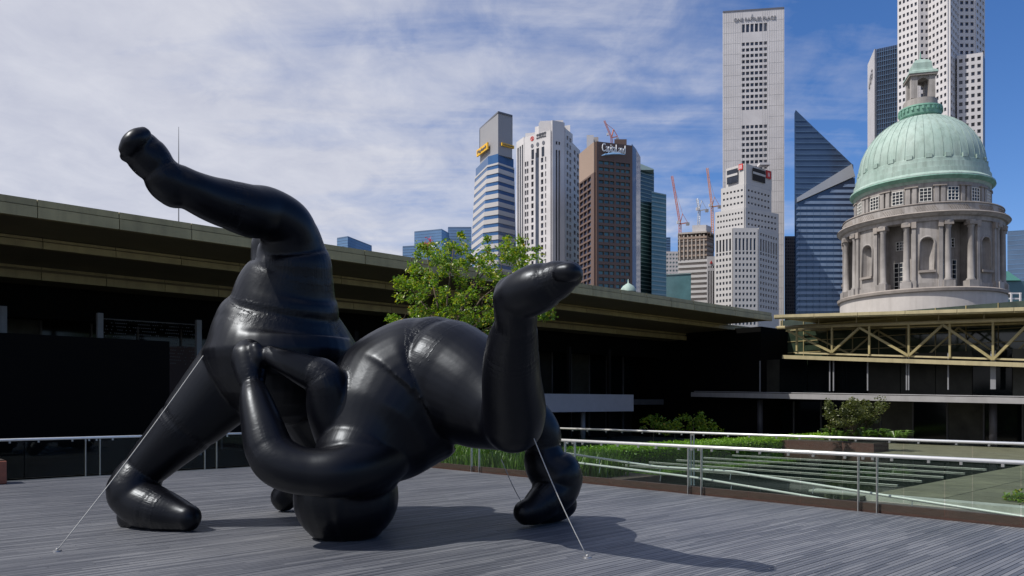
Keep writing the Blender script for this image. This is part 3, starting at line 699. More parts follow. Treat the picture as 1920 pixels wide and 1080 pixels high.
# bush in its planter in front of the wing
q = P(1600, 838, 40.); q.z = CZ
pbx = thing('long_planter', 'long red timber planter under the round bush before the wing', 'planter', q)
MB().box(q+Z*.26-V*(-1.2), U*.9, V*2.6, Z*.24).build('box', 'kerb', pbx); MB().box(q+Z*.49+V*1.2, U*.84, V*2.54, Z*.02).build('soil', 'soil', pbx)
bu = thing('round_bush', 'round olive-green bush with bare twigs above the ferns in the planter', 'bush', q+Z*.51)
bm_ = MB(); cl_ = []
for i in range(46):
    x, y = 1598+rng.normal()*27, 776+rng.normal()*15
    y = max(748, min(806, y)); e = P(max(1553, min(1660, x)), y, 40+rng.uniform(-.9, .9)); s = q+Z*.5+Vector((rng.uniform(-.15, .15), rng.uniform(-.15, .15), 0))
    md = s.lerp(e, .5)+Vector((rng.normal()*.08, rng.normal()*.08, .1)); bm_.tube([s, md, e], [.02, .012, .004], 5); cl_ += [e, e.lerp(md, .3)]
bm_.build('stems', 'bark', bu); leaves_mesh('crown', cluster(cl_, 70, .26, rng), .065, 'leafdark', bu, 6)
def fern(x, y, Y, s, label, k):
    b = P(x, y, Y); t = thing('fern', label, 'fern', b, 'ferns in the planter under the bush'); vs = []
    m = MB(); r = np.random.RandomState(k)
    for i in range(26):
        a = r.uniform(0, 6.28); d = Vector((math.cos(a), math.sin(a), 0)); l = s*r.uniform(.6, 1.15); up = r.uniform(.5, 1.2); w_ = d.cross(Z)*.035
        p0, p1, p2 = b, b+d*l*.45+Z*l*up*.75, b+d*l*.95+Z*l*up*.7
        for c0, c1 in ((p0, p1), (p1, p2)):
            for j in range(5):
                f = c0.lerp(c1, j/5); g_ = c0.lerp(c1, (j+1)/5); sd = d.cross(Z)*(.16*l)
                m.add([f, g_, g_+sd-Z*.03+d*.05], [(0, 1, 2)]); m.add([f, g_-sd-Z*.03+d*.05, g_], [(0, 1, 2)])
    o = m.build('fronds', 'fern', t); a = o.data.attributes.new('tone', 'FLOAT', 'FACE'); a.data.foreach_set('value', r.beta(2, 2, len(o.data.polygons)).astype(np.float32))
for k, (x, s) in enumerate([(1562, .55), (1580, .5), (1600, .5), (1622, .6), (1640, .55), (1660, .62), (1678, .55), (1695, .5)]):
    fern(x, 822, 39.3+.3*(k % 3), s, 'light green fern spilling over the planter before the wing', 40+k)
# dim shrubs in the shade under the balcony, small plant at the far right
for k, (x, y) in enumerate([(1225, 795), (1265, 800), (1300, 790), (1330, 803)]):
    b = P(x, 815, 45.); b.z = CZ; t = thing('shade_shrub', 'dim green shrub in the shade below the canopy building', 'shrub', b, 'shrubs in the shade')
    MB().tube([b, P(x, y, 45)], [.03, .015], 6).build('stem', 'bark', t); leaves_mesh('crown', cluster([P(x+rng.normal()*12, y+rng.normal()*8, 45+rng.normal()*.3) for _ in range(14)], 30, .3, rng), .09, 'leaf', t, 50+k)
b = P(1912, 948, 19.6); t = thing('pool_plant', 'dark green leafy plant at the pool coping', 'plant', (b.x, b.y, CZ+.03))
MB().tube([Vector((b.x, b.y, CZ)), P(1912, 935, 19.6)], .02, 6).build('stem', 'bark', t)
leaves_mesh('crown', cluster([P(1912+rng.normal()*14, 936+rng.normal()*8, 19.6+rng.normal()*.15) for _ in range(16)], 24, .13, rng), .06, 'leaf', t, 60)

# ------------------------------------------------------------------ domed rotunda
DC = Vector((90.3*math.sin(R(27.67)), 90.3*math.cos(R(27.67)), 0)); FR = math.atan2(-DC.y, -DC.x)
rt = thing('domed_rotunda', 'grey stone rotunda with columns, niches and a pale green copper dome', 'building', DC+Z*-32)
def ringw(prof, name, m, seg=96, smooth=False, a0=0., a1=2*math.pi): return MB().lathe(DC, prof, seg, a0, a1).build(name, m, rt, smooth)
def cyl(r, a, z): return DC+Vector((r*math.cos(a), r*math.sin(a), z))
def arcbox(r0, r1, a, half, z0, z1, name, m, n=6, parent=None):
    b = MB(); aa = [a-half+2*half*k/n for k in range(n+1)]
    pts = [cyl(r1, x, 0) for x in aa]+[cyl(r0, x, 0) for x in aa[::-1]]
    return b.prism([(p.x, p.y) for p in pts], z0, z1).build(name, m, parent or rt)
ringw([(7.62, -32), (7.62, 12.3)], 'base_wall', 'stonebase'); ringw([(7.62, 12.3), (7.85, 12.35), (7.9, 12.6), (7.7, 12.72), (6.0, 12.72)], 'base_moulding', 'stonedark')
ringw([(5.4, 12.6), (5.4, 19.2)], 'inner_wall', 'stone')
ringw([(6.4, 19.0), (7.35, 19.0), (7.42, 19.35), (7.62, 19.4), (7.85, 19.62), (7.85, 19.82), (7.3, 19.84)], 'entablature', 'stone')
ringw([(7.87, 19.63), (7.93, 19.70), (7.87, 19.80)], 'cornice_drip', 'stonedark')
ringw([(7.32, 19.84), (7.32, 20.62), (7.05, 20.62), (7.05, 19.9), (6., 19.9)], 'balustrade', 'stone'); ringw([(7.37, 20.60), (7.4, 20.66), (7.37, 20.72), (7.0, 20.74), (7.0, 20.62)], 'balustrade_cap', 'stonedark')
ringw([(6.1, 19.9), (6.1, 23.1)], 'upper_drum', 'stone')
NB = R(4.6)
for k in range(-3, 4):
    a = FR+NB+k*R(45); w_, hw = R(4.6), R(10.8); b = MB(); nb = MB(); n = 28; z0, z1, zn, zs = 13.15, 19.0, 14.4, 16.9; rr = 7.2; Rr = rr*w_
    for i in range(n):
        t0, t1 = -hw+2*hw*i/n, -hw+2*hw*(i+1)/n
        q4 = lambda ra, rb, za0, zb0, za1, zb1: b.add([cyl(ra, a+t0, za0), cyl(rb, a+t1, za1), cyl(rb, a+t1, zb1), cyl(ra, a+t0, zb0)], [(0, 1, 2, 3)])
        arch = lambda t: zs+math.sqrt(max(0, Rr*Rr-(rr*t)**2))
        if abs((t0+t1)/2) > w_: q4(rr, rr, z0, z1, z0, z1)
        else:
            c0, c1 = max(-w_, t0), min(w_, t1); q4(rr, rr, z0, zn, z0, zn); q4(rr, rr, arch(t0), z1, arch(t1), z1)
            dpt = lambda t: rr-.75*math.sqrt(max(0, 1-(t/w_)**2))
            nb.add([cyl(dpt(c0), a+c0, zn), cyl(dpt(c1), a+c1, zn), cyl(dpt(c1), a+c1, arch(c1)), cyl(dpt(c0), a+c0, arch(c0))], [(0, 1, 2, 3)])
            nb.add([cyl(rr, a+t0, zn), cyl(rr, a+t1, zn), cyl(dpt(c1), a+c1, zn), cyl(dpt(c0), a+c0, zn)], [(0, 1, 2, 3)])
            nb.add([cyl(dpt(c0), a+c0, arch(c0)), cyl(dpt(c1), a+c1, arch(c1)), cyl(rr, a+t1, arch(t1)), cyl(rr, a+t0, arch(t0))], [(0, 1, 2, 3)])
    wpan = b.build('niche_wall', 'stone', rt); nb.build('niche', 'stone', rt, True)
    sur = MB(); ar = [(-w_*1.12, 14.4), (-w_*1.12, zs)]+[(-w_*1.12*math.cos(x), zs+Rr*1.12*math.sin(x)) for x in np.linspace(.15, math.pi-.15, 11)]+[(w_*1.12, zs), (w_*1.12, 14.4)]
    sur.tube([cyl(rr+.02, a+t, z) for t, z in ar], .09, 6); sur.build('niche_surround', 'stone', wpan, True)
    arcbox(rr-.02, rr+.28, a, w_*1.2, 14.15, 14.36, 'niche_sill', 'stonedark', 6, wpan)
    for sgn in (-1, 1):
        arcbox(5.35, rr-.004, a+sgn*(hw-R(.4)), R(.4), 12.72, 19.0, 'return_wall', 'stone', 2)
        arcbox(rr-.1, rr+.22, a+sgn*R(8.8), R(1.25), 13.4, 18.4, 'pilaster', 'stone', 2); arcbox(rr-.1, rr+.32, a+sgn*R(8.8), R(1.6), 18.4, 18.98, 'capital', 'stonedark', 2); arcbox(rr-.1, rr+.34, a+sgn*R(8.8), R(1.7), 12.73, 13.4, 'plinth', 'stone', 2)
    arcbox(6.4, rr+.12, a, hw-R(2.6), 12.73, 13.2, 'niche_base', 'stone', 6)
    # open bay to the right of this niche: two columns before a recessed window
    m_ = a+R(22.5)
    for sgn in (-1, 1):
        c = cyl(7.18, m_+sgn*R(8.6), 0); pr = [(.40, 13.35), (.42, 13.45), (.30, 13.6), (.295, 15.2), (.255, 18.3), (.32, 18.4), (.31, 18.5), (.46, 18.85), (.46, 18.99)]
        MB().lathe(c, pr, 20).build('column', 'stone', rt, True)
        d = Vector((math.cos(m_+sgn*R(8.6)), math.sin(m_+sgn*R(8.6)), 0)); t_ = d.cross(Z)
        MB().box(c+Z*13.03, d*.5, t_*.5, Z*.31).build('plinth', 'stone', rt); MB().box(c+Z*18.72, d*.40, t_*.40, Z*.16).build('capital', 'stonedark', rt)
    for zc, hz, hwid in ((14.2, 1.35, .62), (17.2, .42, .42)):
        c = cyl(5.41, m_, zc); d = Vector((math.cos(m_), math.sin(m_), 0)); t_ = d.cross(Z)
        wn = MB().box(c, d*.04, t_*hwid, Z*hz).build('window', 'winglass', rt); fm = MB(); nx, nz = 3, (6 if hz > 1 else 3)
        for i in range(nx+1): fm.box(c+t_*(-hwid+2*hwid*i/nx)+d*.06, d*.05, t_*.022, Z*(hz+.03))
        for i in range(nz+1): fm.box(c+Z*(-hz+2*hz*i/nz)+d*.063, d*.05, t_*(hwid+.03), Z*.022)
        fm.build('frame', 'winframe', wn)
for k in range(-5, 6):
    a = FR+R(4.1)+k*R(22.5); d = Vector((math.cos(a), math.sin(a), 0)); t_ = d.cross(Z); c = cyl(6.1, a, 21.75)
    wn = MB().box(c, d*.05, t_*.50, Z*.62).build('window', 'winglass', rt); fm = MB()
    for i in range(4): fm.box(c+t_*(-.5+i/3)+d*.07, d*.05, t_*.02, Z*.65)
    for i in range(5): fm.box(c+Z*(-.62+1.24*i/4)+d*.073, d*.05, t_*.53, Z*.02)
    fm.build('frame', 'winframe', wn); MB().box(c-Z*.74, d*.16, t_*.62, Z*.07).build('sill', 'stone', wn)
    for s in (-1, 1): arcbox(6.05, 6.28, a+R(11.25)+s*R(2.6), R(1.7), 19.95, 22.5, 'pilaster', 'stone', 2)
    arcbox(6.05, 6.36, a+R(11.25), R(5.4), 22.5, 22.62, 'pilaster_cap', 'stonedark', 3)
    # balustrade lattice panel
    lp = MB(); c = cyl(7.33, a, 20.22)
    for j in range(9):
        x = -.95+j*.21; lp.bar(c+t_*x-Z*.22, c+t_*(x+.28)+Z*.22, .04, .05, d)
    lp.build('balustrade_lattice', 'stonedark', rt)
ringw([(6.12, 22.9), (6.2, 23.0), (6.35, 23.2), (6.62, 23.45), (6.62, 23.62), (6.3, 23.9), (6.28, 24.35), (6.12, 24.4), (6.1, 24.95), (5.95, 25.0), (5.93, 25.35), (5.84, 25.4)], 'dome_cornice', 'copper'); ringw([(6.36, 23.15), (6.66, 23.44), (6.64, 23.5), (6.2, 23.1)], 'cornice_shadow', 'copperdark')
prof = [(5.84*math.cos(x), 25.4+5.75*math.sin(x)) for x in np.linspace(0, math.acos(1.7/5.84), 22)]
dm = ringw(prof, 'dome', 'copper', 96, True)
for k in range(44):
    a = 2*math.pi*k/44; MB().tube([cyl(r+.03, a, z+.02) for r, z in prof], .014, 5).build('seam_rib', 'copper', dm, True)
    if k % 2 == 0: arcbox(5.8, 5.98, a+R(4), R(2.6), 25.36, 25.75, 'dome_foot', 'copper', 2, dm)
ringw([(1.6, 30.8), (1.90, 31.1), (2.0, 31.75), (2.06, 31.8), (2.04, 31.95), (1.85, 31.98)], 'lantern_ring', 'copperdark')
for k in range(26): arcbox(1.8, 2.07, 2*math.pi*k/26, R(3), 31.45, 31.74, 'bracket', 'copperdark', 1)
ringw([(1.85, 31.97), (1.60, 32.0), (1.56, 32.75), (1.35, 32.8), (.2, 32.85)], 'lantern_base', 'stone')
la = FR+R(14); d = Vector((math.cos(la), math.sin(la), 0)); t_ = d.cross(Z)
for s1 in (-1, 1):
    for s2 in (-1, 1): MB().box(DC+d*s1*.82+t_*s2*.82+Z*33.95, d*.3, t_*.3, Z*1.12).build('lantern_pier', 'stone', rt)
for s, ax, bx in ((1, d, t_), (-1, d, t_), (1, t_, d), (-1, t_, d)):
    ap = MB(); c0 = DC+ax*s*.86; pts = [c0+bx*.54+Z*35.06, c0-bx*.54+Z*35.06]+[c0-bx*.54*math.cos(x)+Z*(34.35+.54*math.sin(x)) for x in np.linspace(0, math.pi, 9)]
    ap.extrude(pts, ax*s*.2); ap.build('lantern_arch', 'stone', rt)
MB().box(DC+Z*35.17, d*1.3, t_*1.3, Z*.10).build('lantern_cornice', 'stonedark', rt)
sq = lambda r: [tuple((DC+d*r*i+t_*r*j)[:2]) for i, j in ((-1, -1), (1, -1), (1, 1), (-1, 1))]
lr = MB(); hs_ = [(1.36, 35.28), (1.30, 35.5), (.95, 35.75), (.90, 35.95), (.86, 36.5), (.6, 36.85), (.15, 37.1)]
for (r0, za), (r1, zb) in zip(hs_[:-1], hs_[1:]): lr.prism(sq(r0), za, zb, sq(r1))
lr.build('lantern_roof', 'copper', rt); MB().tube([DC+Z*37.05, DC+Z*37.9], [.08, .03], 8).build('finial', 'copperdark', rt)
# second, small cupola far along the canopy roof
q = P(1178, 560, 75.); cu = thing('small_cupola', 'tiny pale green cupola peeping over the canopy roof edge', 'cupola', (q.x, q.y, 7))
MB().lathe((q.x, q.y, 0), [(.62, 8), (.62, P(0, 547, 75).z)], 24).build('drum', 'stone', cu, True)
zz0 = P(0, 547, 75).z; MB().lathe((q.x, q.y, 0), [(.76, zz0), (.72, zz0+.25), (.5, zz0+.55), (.2, zz0+.75), (.08, zz0+.82), (.03, zz0+1.2)], 24).build('cap', 'copper', cu, True)

# ------------------------------------------------------------------ the skyline
def tmat(n, c, r=.5, metal=0., var=.06, vs=.05, spec=.5): MT[n] = mat(n, c, r, metal, var, vs, spec=spec)
tmat('t_white', (.55, .53, .54), .5, 0, .10, .12); tmat('t_pale', (.50, .485, .48)); tmat('t_grey', (.27, .27, .29)); tmat('t_darkgrey', (.12, .125, .15), .4)
tmat('t_spandrel', (.46, .445, .45)); tmat('t_blue', (.02, .09, .24), .14, .0, .2, .08, .8); tmat('t_navy', (.018, .03, .07), .12, 0, .3, .1, .7)
MT['t_win'] = mat('t_win', (.025, .032, .05), .12, 0, .3, .3, spec=.6, orand=.85); tmat('t_brown', (.115, .07, .055)); tmat('t_brown_lit', (.30, .215, .165)); MT['t_teal'] = mat('t_teal', (.06, .125, .14), .16, 0, .25, .15, spec=.7, orand=.5)
tmat('t_tealpale', (.25, .34, .35), .35); tmat('t_skyglass', (.10, .20, .36), .12, .0, .15, .06, .8); tmat('t_bluegrey', (.09, .15, .25), .18, 0, .2, .08, .7)
tmat('t_diamond', (.045, .075, .14), .14, 0, .25, .06, .75); tmat('t_diamondband', (.20, .27, .40), .25, 0, .15, .1); tmat('t_metal', (.45, .46, .48), .4, .3)
tmat('t_concrete', (.40, .36, .33), .8); tmat('t_formwork', (.28, .21, .17), .8); tmat('t_red', (.55, .03, .025), .5); tmat('t_yellow', (.75, .42, .02), .5); tmat('t_signwhite', (.80, .82, .85), .5); tmat('t_signblue', (.25, .45, .75), .5)
tmat('t_cranered', (.45, .13, .07), .5); tmat('t_craneorange', (.55, .22, .06), .5); tmat('t_green', (.05, .16, .13), .5)
GZ = -32.
DS = 1.
def X2(x, Y): return ((x-960)/F*Y*DS, Y*DS)
def zy(y, Y): return EYE+(H-y)/F*Y*DS
def tower(name, label, x, Y): p = X2(x, Y); return thing(name, label, 'building', (p[0], p[1], GZ), None)
def poly(pts): return [X2(x, Y) for x, Y in pts]
def face(t, e0, e1, z0, z1, cols, rows, wall, glass, proud=.5, cap=300, count=None, inset=.0):
    """one facade between two vertical edges (px, distance): a proud grid of piers and spandrels with panes set back in it.
    cols = (start, end) fractions of each window, rows = (z start, z end)"""
    a, b = Vector((*X2(*e0), 0)), Vector((*X2(*e1), 0)); d = b-a; w_ = d.length; d.normalize(); n = Vector((d.y, -d.x, 0))
    if n.dot(-(a+b)/2) < 0: n = -n
    g_ = MB(); zc = z0
    bx = lambda s0, s1, za, zb: g_.box(a+d*((s0+s1)/2)+n*proud/2+Z*((za+zb)/2), d*((s1-s0)/2), n*(proud/2), Z*((zb-za)/2)) if s1-s0 > 1e-3 and zb-za > 1e-3 else None
    rows = sorted(rows)
    for za, zb in rows: bx(0, w_, zc, za); zc = zb
    bx(0, w_, zc, z1)
    for za, zb in rows:
        s = 0
        for c0, c1 in cols: bx(s, c0*w_, za, zb); s = c1*w_
        bx(s, w_, za, zb)
    g_.build('facade', wall, t)
    meshes = {}; rest = MB()
    for za, zb in rows[::-1]:
        for c0, c1 in cols:
            key = (round((c1-c0)*w_, 3), round(zb-za, 3)); c = a+d*((c0+c1)/2*w_)+n*.06+Z*((za+zb)/2)
            if count is None or count[0] < cap:
                if key not in meshes:
                    m = MB().box((0, 0, 0), d*(key[0]/2), n*.05, Z*(key[1]/2)); me = bpy.data.meshes.new('window'); me.from_pydata([tuple(p) for p in m.v], [], m.f); me.materials.append(MT[glass]); meshes[key] = me
                inst('window', meshes[key], c, t)
                if count: count[0] += 1
            else: rest.box(c, d*(key[0]/2), n*.05, Z*(key[1]/2))
    if rest.v: tag(rest.build('windows', glass, t), kind='stuff')
def rowsy(y0, pitch, h, n, Y): return [(zy(y0+pitch*i+h, Y), zy(y0+pitch*i, Y)) for i in range(n)]
def colsn(n, a, b, fill): s = (b-a)/n; return [(a+s*i+s*(1-fill)/2, a+s*i+s*(1+fill)/2) for i in range(n)]
def text(s, parent, pos, right, size, m, up=Z, depth=.15, width=None):
    cu = bpy.data.curves.new('lettering', 'FONT'); cu.body = s; cu.size = 1; cu.extrude = .02; cu.align_x = 'CENTER'; cu.align_y = 'CENTER'
    o = bpy.data.objects.new('lettering', cu); COL.objects.link(o); dg = bpy.context.evaluated_depsgraph_get(); dg.update(); me = bpy.data.meshes.new_from_object(o.evaluated_get(dg))
    bpy.data.objects.remove(o); right = Vector(right).normalized(); nr = right.cross(up).normalized(); xs = [v.co.x for v in me.vertices]
    if not xs: return
    sx = (width/(max(xs)-min(xs))) if width else size; cx_ = (max(xs)+min(xs))/2; o0 = wl(parent)
    for v in me.vertices:
        p = v.co.copy(); v.co = Vector(pos)-o0+right*((p.x-cx_)*sx)+up*(p.y*size)+nr*(p.z/.02*depth)
    me.materials.clear(); me.materials.append(MT[m]); o = bpy.data.objects.new('lettering', me); COL.objects.link(o); o.parent = parent; return o
def pxslab(t, name, pts, Y, thick, m): 
    xm = sum(p[0] for p in pts)/len(pts); return MB().extrude([P(x, y, Y) for x, y in pts], Vector(((xm-960)/F*1.02+.0, 1, 0))*thick).build(name, m, t)

# --- banded tower with a slanting side and yellow signs
DS = 1.3
t = tower('banded_tower', 'tower of blue and white bands with a grey top and yellow signs', 930, 265)
def mbp(y):
    k = (y-288)/(490-288); return poly([(892-9*k, 277), (915-13*k, 263), (934, 260), (963+4*k, 266), (963+4*k, 300), (892-9*k, 300)])
top = poly([(900, 275.3), (934, 260), (960.5, 263.5), (960.5, 296), (900, 296)]); zt = zy(212, 260)
MB().prism(top, zy(290, 260), zt).build('crown_block', 't_grey', t); MB().prism(poly([(899, 276), (934, 259.6), (961, 263.2), (961, 297), (899, 297)]), zt, zt+.7).build('parapet', 't_darkgrey', t)
y = 288.; first = True
while y < 640:
    h = 17. if first else 7.2; MB().prism(mbp(y), zy(y+h, 260), zy(y, 260)).build('window_band', 't_blue', t)
    y2 = y+h+(8.4 if not first else 3.5); c = Vector((*X2(927, 270), 0)); gp_ = [tuple((Vector((*p, 0))-c)[:2]) for p in mbp(y+h)]; gp_ = [(c.x+p[0]*1.03, c.y+p[1]*1.03) for p in gp_]
    MB().prism(gp_, zy(y2, 260), zy(y+h, 260)).build('spandrel', 't_spandrel', t); y = y2; first = False
MB().prism(mbp(560), GZ, zy(y, 260)).build('lower_block', 't_spandrel', t)
a, b = Vector((*X2(896.5, 275.), 0)), Vector((*X2(917, 266.2), 0)); d = (b-a).normalized(); n = Vector((d.y, -d.x, 0)); zs_ = zy(280, 270)
sg = MB().box((a+b)/2+n*.5+Z*zs_, d*((b-a).length/2), n*.3, Z*1.5).build('sign_panel', 't_yellow', t); text('Maybank', sg, (a+b)/2+n*.85+Z*zs_, d, 2.2, 't_darkgrey', width=(b-a).length*.8)
a, b = Vector((*X2(939, 260.5), 0)), Vector((*X2(962, 264), 0)); d = (b-a).normalized(); n = Vector((d.y, -d.x, 0)); zs_ = zy(271.5, 261)
sg = MB().box((a+b)/2+n*.5+Z*zs_, d*((b-a).length/2), n*.3, Z*.65).build('sign_panel', 't_yellow', t); text('Maybank', sg, (a+b)/2+n*.85+Z*zs_, d, .9, 't_darkgrey', width=(b-a).length*.8)

DS = 1.
# --- white bank tower
t = tower('white_tower', 'white ribbed bank tower with red round emblem and porthole windows', 1020, 285)
EL = [(971, 296), (985, 290), (1034, 282), (1057, 284.5), (1071, 291), (1085, 300)]
MB().prism(poly([(971, 296.5), (985, 290.5), (1034, 282.5), (1057, 285), (1071, 291.5), (1085, 300.5), (1080, 320), (975, 320)]), GZ, zy(268, 285)).build('core', 't_pale', t)
for i, (e0, e1, ytop, Y) in enumerate([((971, 296), (985, 290), 262, 293), ((985, 290), (1034, 282), 250, 285), ((1034, 282), (1057, 284.5), 228, 283), ((1057, 284.5), (1071, 291), 247, 288), ((1071, 291), (1085, 300), 275, 295)]):
    z1 = zy(ytop, Y)
    if i == 0: face(t, e0, e1, GZ, z1, [(.12, .32), (.42, .62), (.72, .9)], [(zy(620, Y), zy(275, Y))], 't_white', 't_win', .6)
    if i == 1:
        face(t, e0, e1, GZ, zy(285, Y), [(.02, .08), (.10, .16), (.27, .36), (.44, .56), (.64, .73), (.80, .84)], rowsy(297, 13.6, 9.2, 22, Y), 't_white', 't_win', .6)
        a_, b_ = Vector((*X2(*e0), 0)), Vector((*X2(*e1), 0)); dd = (b_-a_).normalized(); nn = Vector((dd.y, -dd.x, 0)); ww = (b_-a_).length
        MB().box(a_+dd*ww*.5+nn*.62+Z*((zy(285, Y)+zy(620, Y))/2), dd*ww*.06, nn*.08, Z*((zy(285, Y)-zy(620, Y))/2)).build('glass_strip', 't_win', t)
        for f in (.27, .46, .66): MB().box(a_+dd*ww*(f+.06)+nn*.65+Z*zy(286, Y), dd*ww*.045, nn*.08, Z*1.7).build('window', 't_win', t)
        MB().box(a_+dd*ww*.5+nn*.3+Z*((zy(250, Y)+zy(285, Y))/2), dd*ww*.5, nn*.3, Z*((zy(250, Y)-zy(285, Y))/2)).build('sign_wall', 't_white', t)
        for f in (.31, .52, .74):
            c = a_+dd*ww*f+nn*.62+Z*zy(270, Y); pts = [c+dd*.62*math.cos(x)+Z*.75*math.sin(x) for x in np.linspace(0, 2*math.pi, 16, endpoint=False)]; MB().extrude(pts, nn*.12).build('porthole', 't_darkgrey', t)
        c = a_+dd*ww*.31+nn*.62+Z*zy(256.5, Y); em = MB()
        for r0, r1 in ((.62, .85),):
            for k in range(20):
                x0, x1 = 2*math.pi*k/20, 2*math.pi*(k+1)/20; em.extrude([c+(dd*math.cos(x0)+Z*math.sin(x0))*r1, c+(dd*math.cos(x1)+Z*math.sin(x1))*r1, c+(dd*math.cos(x1)+Z*math.sin(x1))*r0, c+(dd*math.cos(x0)+Z*math.sin(x0))*r0], nn*.1)
        em.box(c+nn*.05, dd*.3, nn*.05, Z*.26); em.box(c+nn*.05+Z*.55, dd*.06, nn*.05, Z*.25); em.box(c+nn*.05-Z*.55, dd*.06, nn*.05, Z*.25); em.build('emblem', 't_red', t)
        text('中国银行', t, a_+dd*ww*.66+nn*.66+Z*zy(253.5, Y), dd, 1.1, 't_darkgrey', width=ww*.36); text('BANK OF CHINA', t, a_+dd*ww*.66+nn*.66+Z*zy(258.5, Y), dd, .75, 't_darkgrey', width=ww*.36)
    if i == 2: face(t, e0, e1, GZ, z1, [(.28, .42), (.50, .64)], [(zy(620, Y), zy(282, Y)), (zy(272, Y), zy(266, Y))], 't_white', 't_win', .6)
    if i == 3: face(t, e0, e1, GZ, z1, [(.2, .42), (.58, .8)], rowsy(258, 13.6, 8, 25, Y), 't_white', 't_win', .6)
    if i == 4: face(t, e0, e1, GZ, z1, [(.15, .4), (.6, .85)], rowsy(285, 13.6, 8, 22, Y), 't_white', 't_win', .6)
for (x0, x1, yt, yb, Y) in [(985, 1003, 250, 262, 290), (1003, 1011, 238, 262, 289), (1010, 1033.5, 230, 255, 285), (1012, 1056, 227, 262, 287), (1057, 1069, 236, 262, 291)]:
    MB().prism(poly([(x0, Y), (x1, Y-1.0), (x1, Y+14), (x0, Y+14)]), zy(yb, Y), zy(yt, Y)).build('crown_step', 't_white', t)

# --- brown office tower
t = tower('brown_tower', 'dark brown office tower with white lettering on its top and a blue glass side', 1150, 240)
MB().prism(poly([(1089, 252), (1117, 240), (1184, 244), (1186, 275), (1092, 275)]), GZ, zy(266, 240)).build('core', 't_darkgrey', t)
Y = 241.; cnt = [0]
face(t, (1117, 240), (1184, 244), GZ, zy(266, 240), [(.06, .20), (.215, .355), (.37, .49), (.54, .66), (.675, .80), (.815, .93)], rowsy(303, 12.1, 6.6, 24, Y), 't_brown', 't_teal', .6)
face(t, (1089, 252), (1117, 240), zy(325, Y), zy(266, 240), [], [], 't_brown_lit', 't_teal', .6)  # upper left side in tan: the brown with sunlight painted in
face(t, (1089, 252), (1117, 240), GZ, zy(325, Y), [(.05, .28), (.31, .54), (.57, .80)], rowsy(328, 12.1, 8.6, 22, Y), 't_brown', 't_navy', .6)
text('CapitaLand', t, Vector((*X2(1150, 241.3), zy(281, 241)))-Vector((0, 1.2, 0)), Vector((*X2(1184, 244), 0))-Vector((*X2(1117, 240), 0)), 3.6, 't_signwhite', width=48/F*241)
sw = MB(); sw.tube([Vector((*X2(x, 239.4), zy(yy, 240))) for x, yy in [(1128, 293), (1136, 290.5), (1150, 289), (1162, 289.5), (1172, 291)]], [.08, .3, .32, .2, .06], 6); sw.build('emblem', 't_signblue', t)
MB().prism(poly([(1184.5, 244.5), (1193, 250), (1201, 258), (1201, 280), (1186, 280)]), GZ, zy(280, 250)).build('glass_side', 't_skyglass', t)
for x0, x1, yt, Yq, m in [(1100, 1113, 253, 252, 't_white'), (1113, 1122, 257, 256, 't_concrete'), (1152, 1175, 261, 250, 't_brown')]:
    MB().prism(poly([(x0, Yq), (x1, Yq), (x1, Yq+8), (x0, Yq+8)]), zy(270, 240), zy(yt, Yq)).build('roof_plant', m, t)

# --- teal towers
def banded(t, pl_, Y, y0, y1, pitch, hh, g, s, out=1.02):
    cx_ = sum(p[0] for p in pl_)/len(pl_); cy_ = sum(p[1] for p in pl_)/len(pl_); ps = [(cx_+(p[0]-cx_)*out, cy_+(p[1]-cy_)*out) for p in pl_]
    MB().prism(pl_, GZ, zy(y0, Y)).build('glass_body', g, t); y = y0
    while y < y1: MB().prism(ps, zy(y+hh, Y), zy(y, Y)).build('floor_band', s, t); y += pitch
t = tower('teal_tower', 'teal glass tower with pale floor lines and a sloping top', 1212, 300)
pl_ = poly([(1198, 300), (1226, 306), (1226, 330), (1198, 330)]); banded(t, pl_, 302, 318, 620, 7.2, 1.2, 't_teal', 't_tealpale')
pxslab(t, 'sloping_top', [(1198, 318.5), (1226, 318.5), (1226, 317), (1200, 306.5), (1198, 306.5)], 300.5, 26, 't_tealpale')
t = tower('teal_tower', 'lower teal glass tower with green floor bands beside the sloping one', 1238, 290)
banded(t, poly([(1222, 290), (1249, 294), (1249, 320), (1222, 320)]), 292, 362, 620, 8.2, 2.4, 't_teal', 't_tealpale')
# --- blue glass blocks behind the canopy
for lab, pts, Y, yt in [('low blue glass block rising behind the canopy roof near the kicking leg', [(632, 505), (652, 500), (697, 530), (697, 560), (632, 560)], 505, 447.5),
                        ('wide blue glass block behind the tree, lower step', [(755, 520), (800, 516), (838, 540), (838, 570), (755, 570)], 518, 462),
                        ('blue glass block behind the tree with slanted roofline', [(777, 540), (828, 532), (842, 545), (842, 580), (777, 580)], 535, 432.5),
                        ('blue glass block standing between the tree and the banded tower', [(840, 560), (884, 560), (884, 600), (840, 600)], 560, 427)]:
    t = tower('blue_block', lab, pts[0][0], pts[0][1]); banded(t, poly(pts), Y, yt, 560, 5.2, .55, 't_skyglass', 't_bluegrey', 1.004)
    MB().prism(poly(pts), zy(yt, Y)+.02, zy(yt, Y)+.6).build('parapet', 't_bluegrey', t)

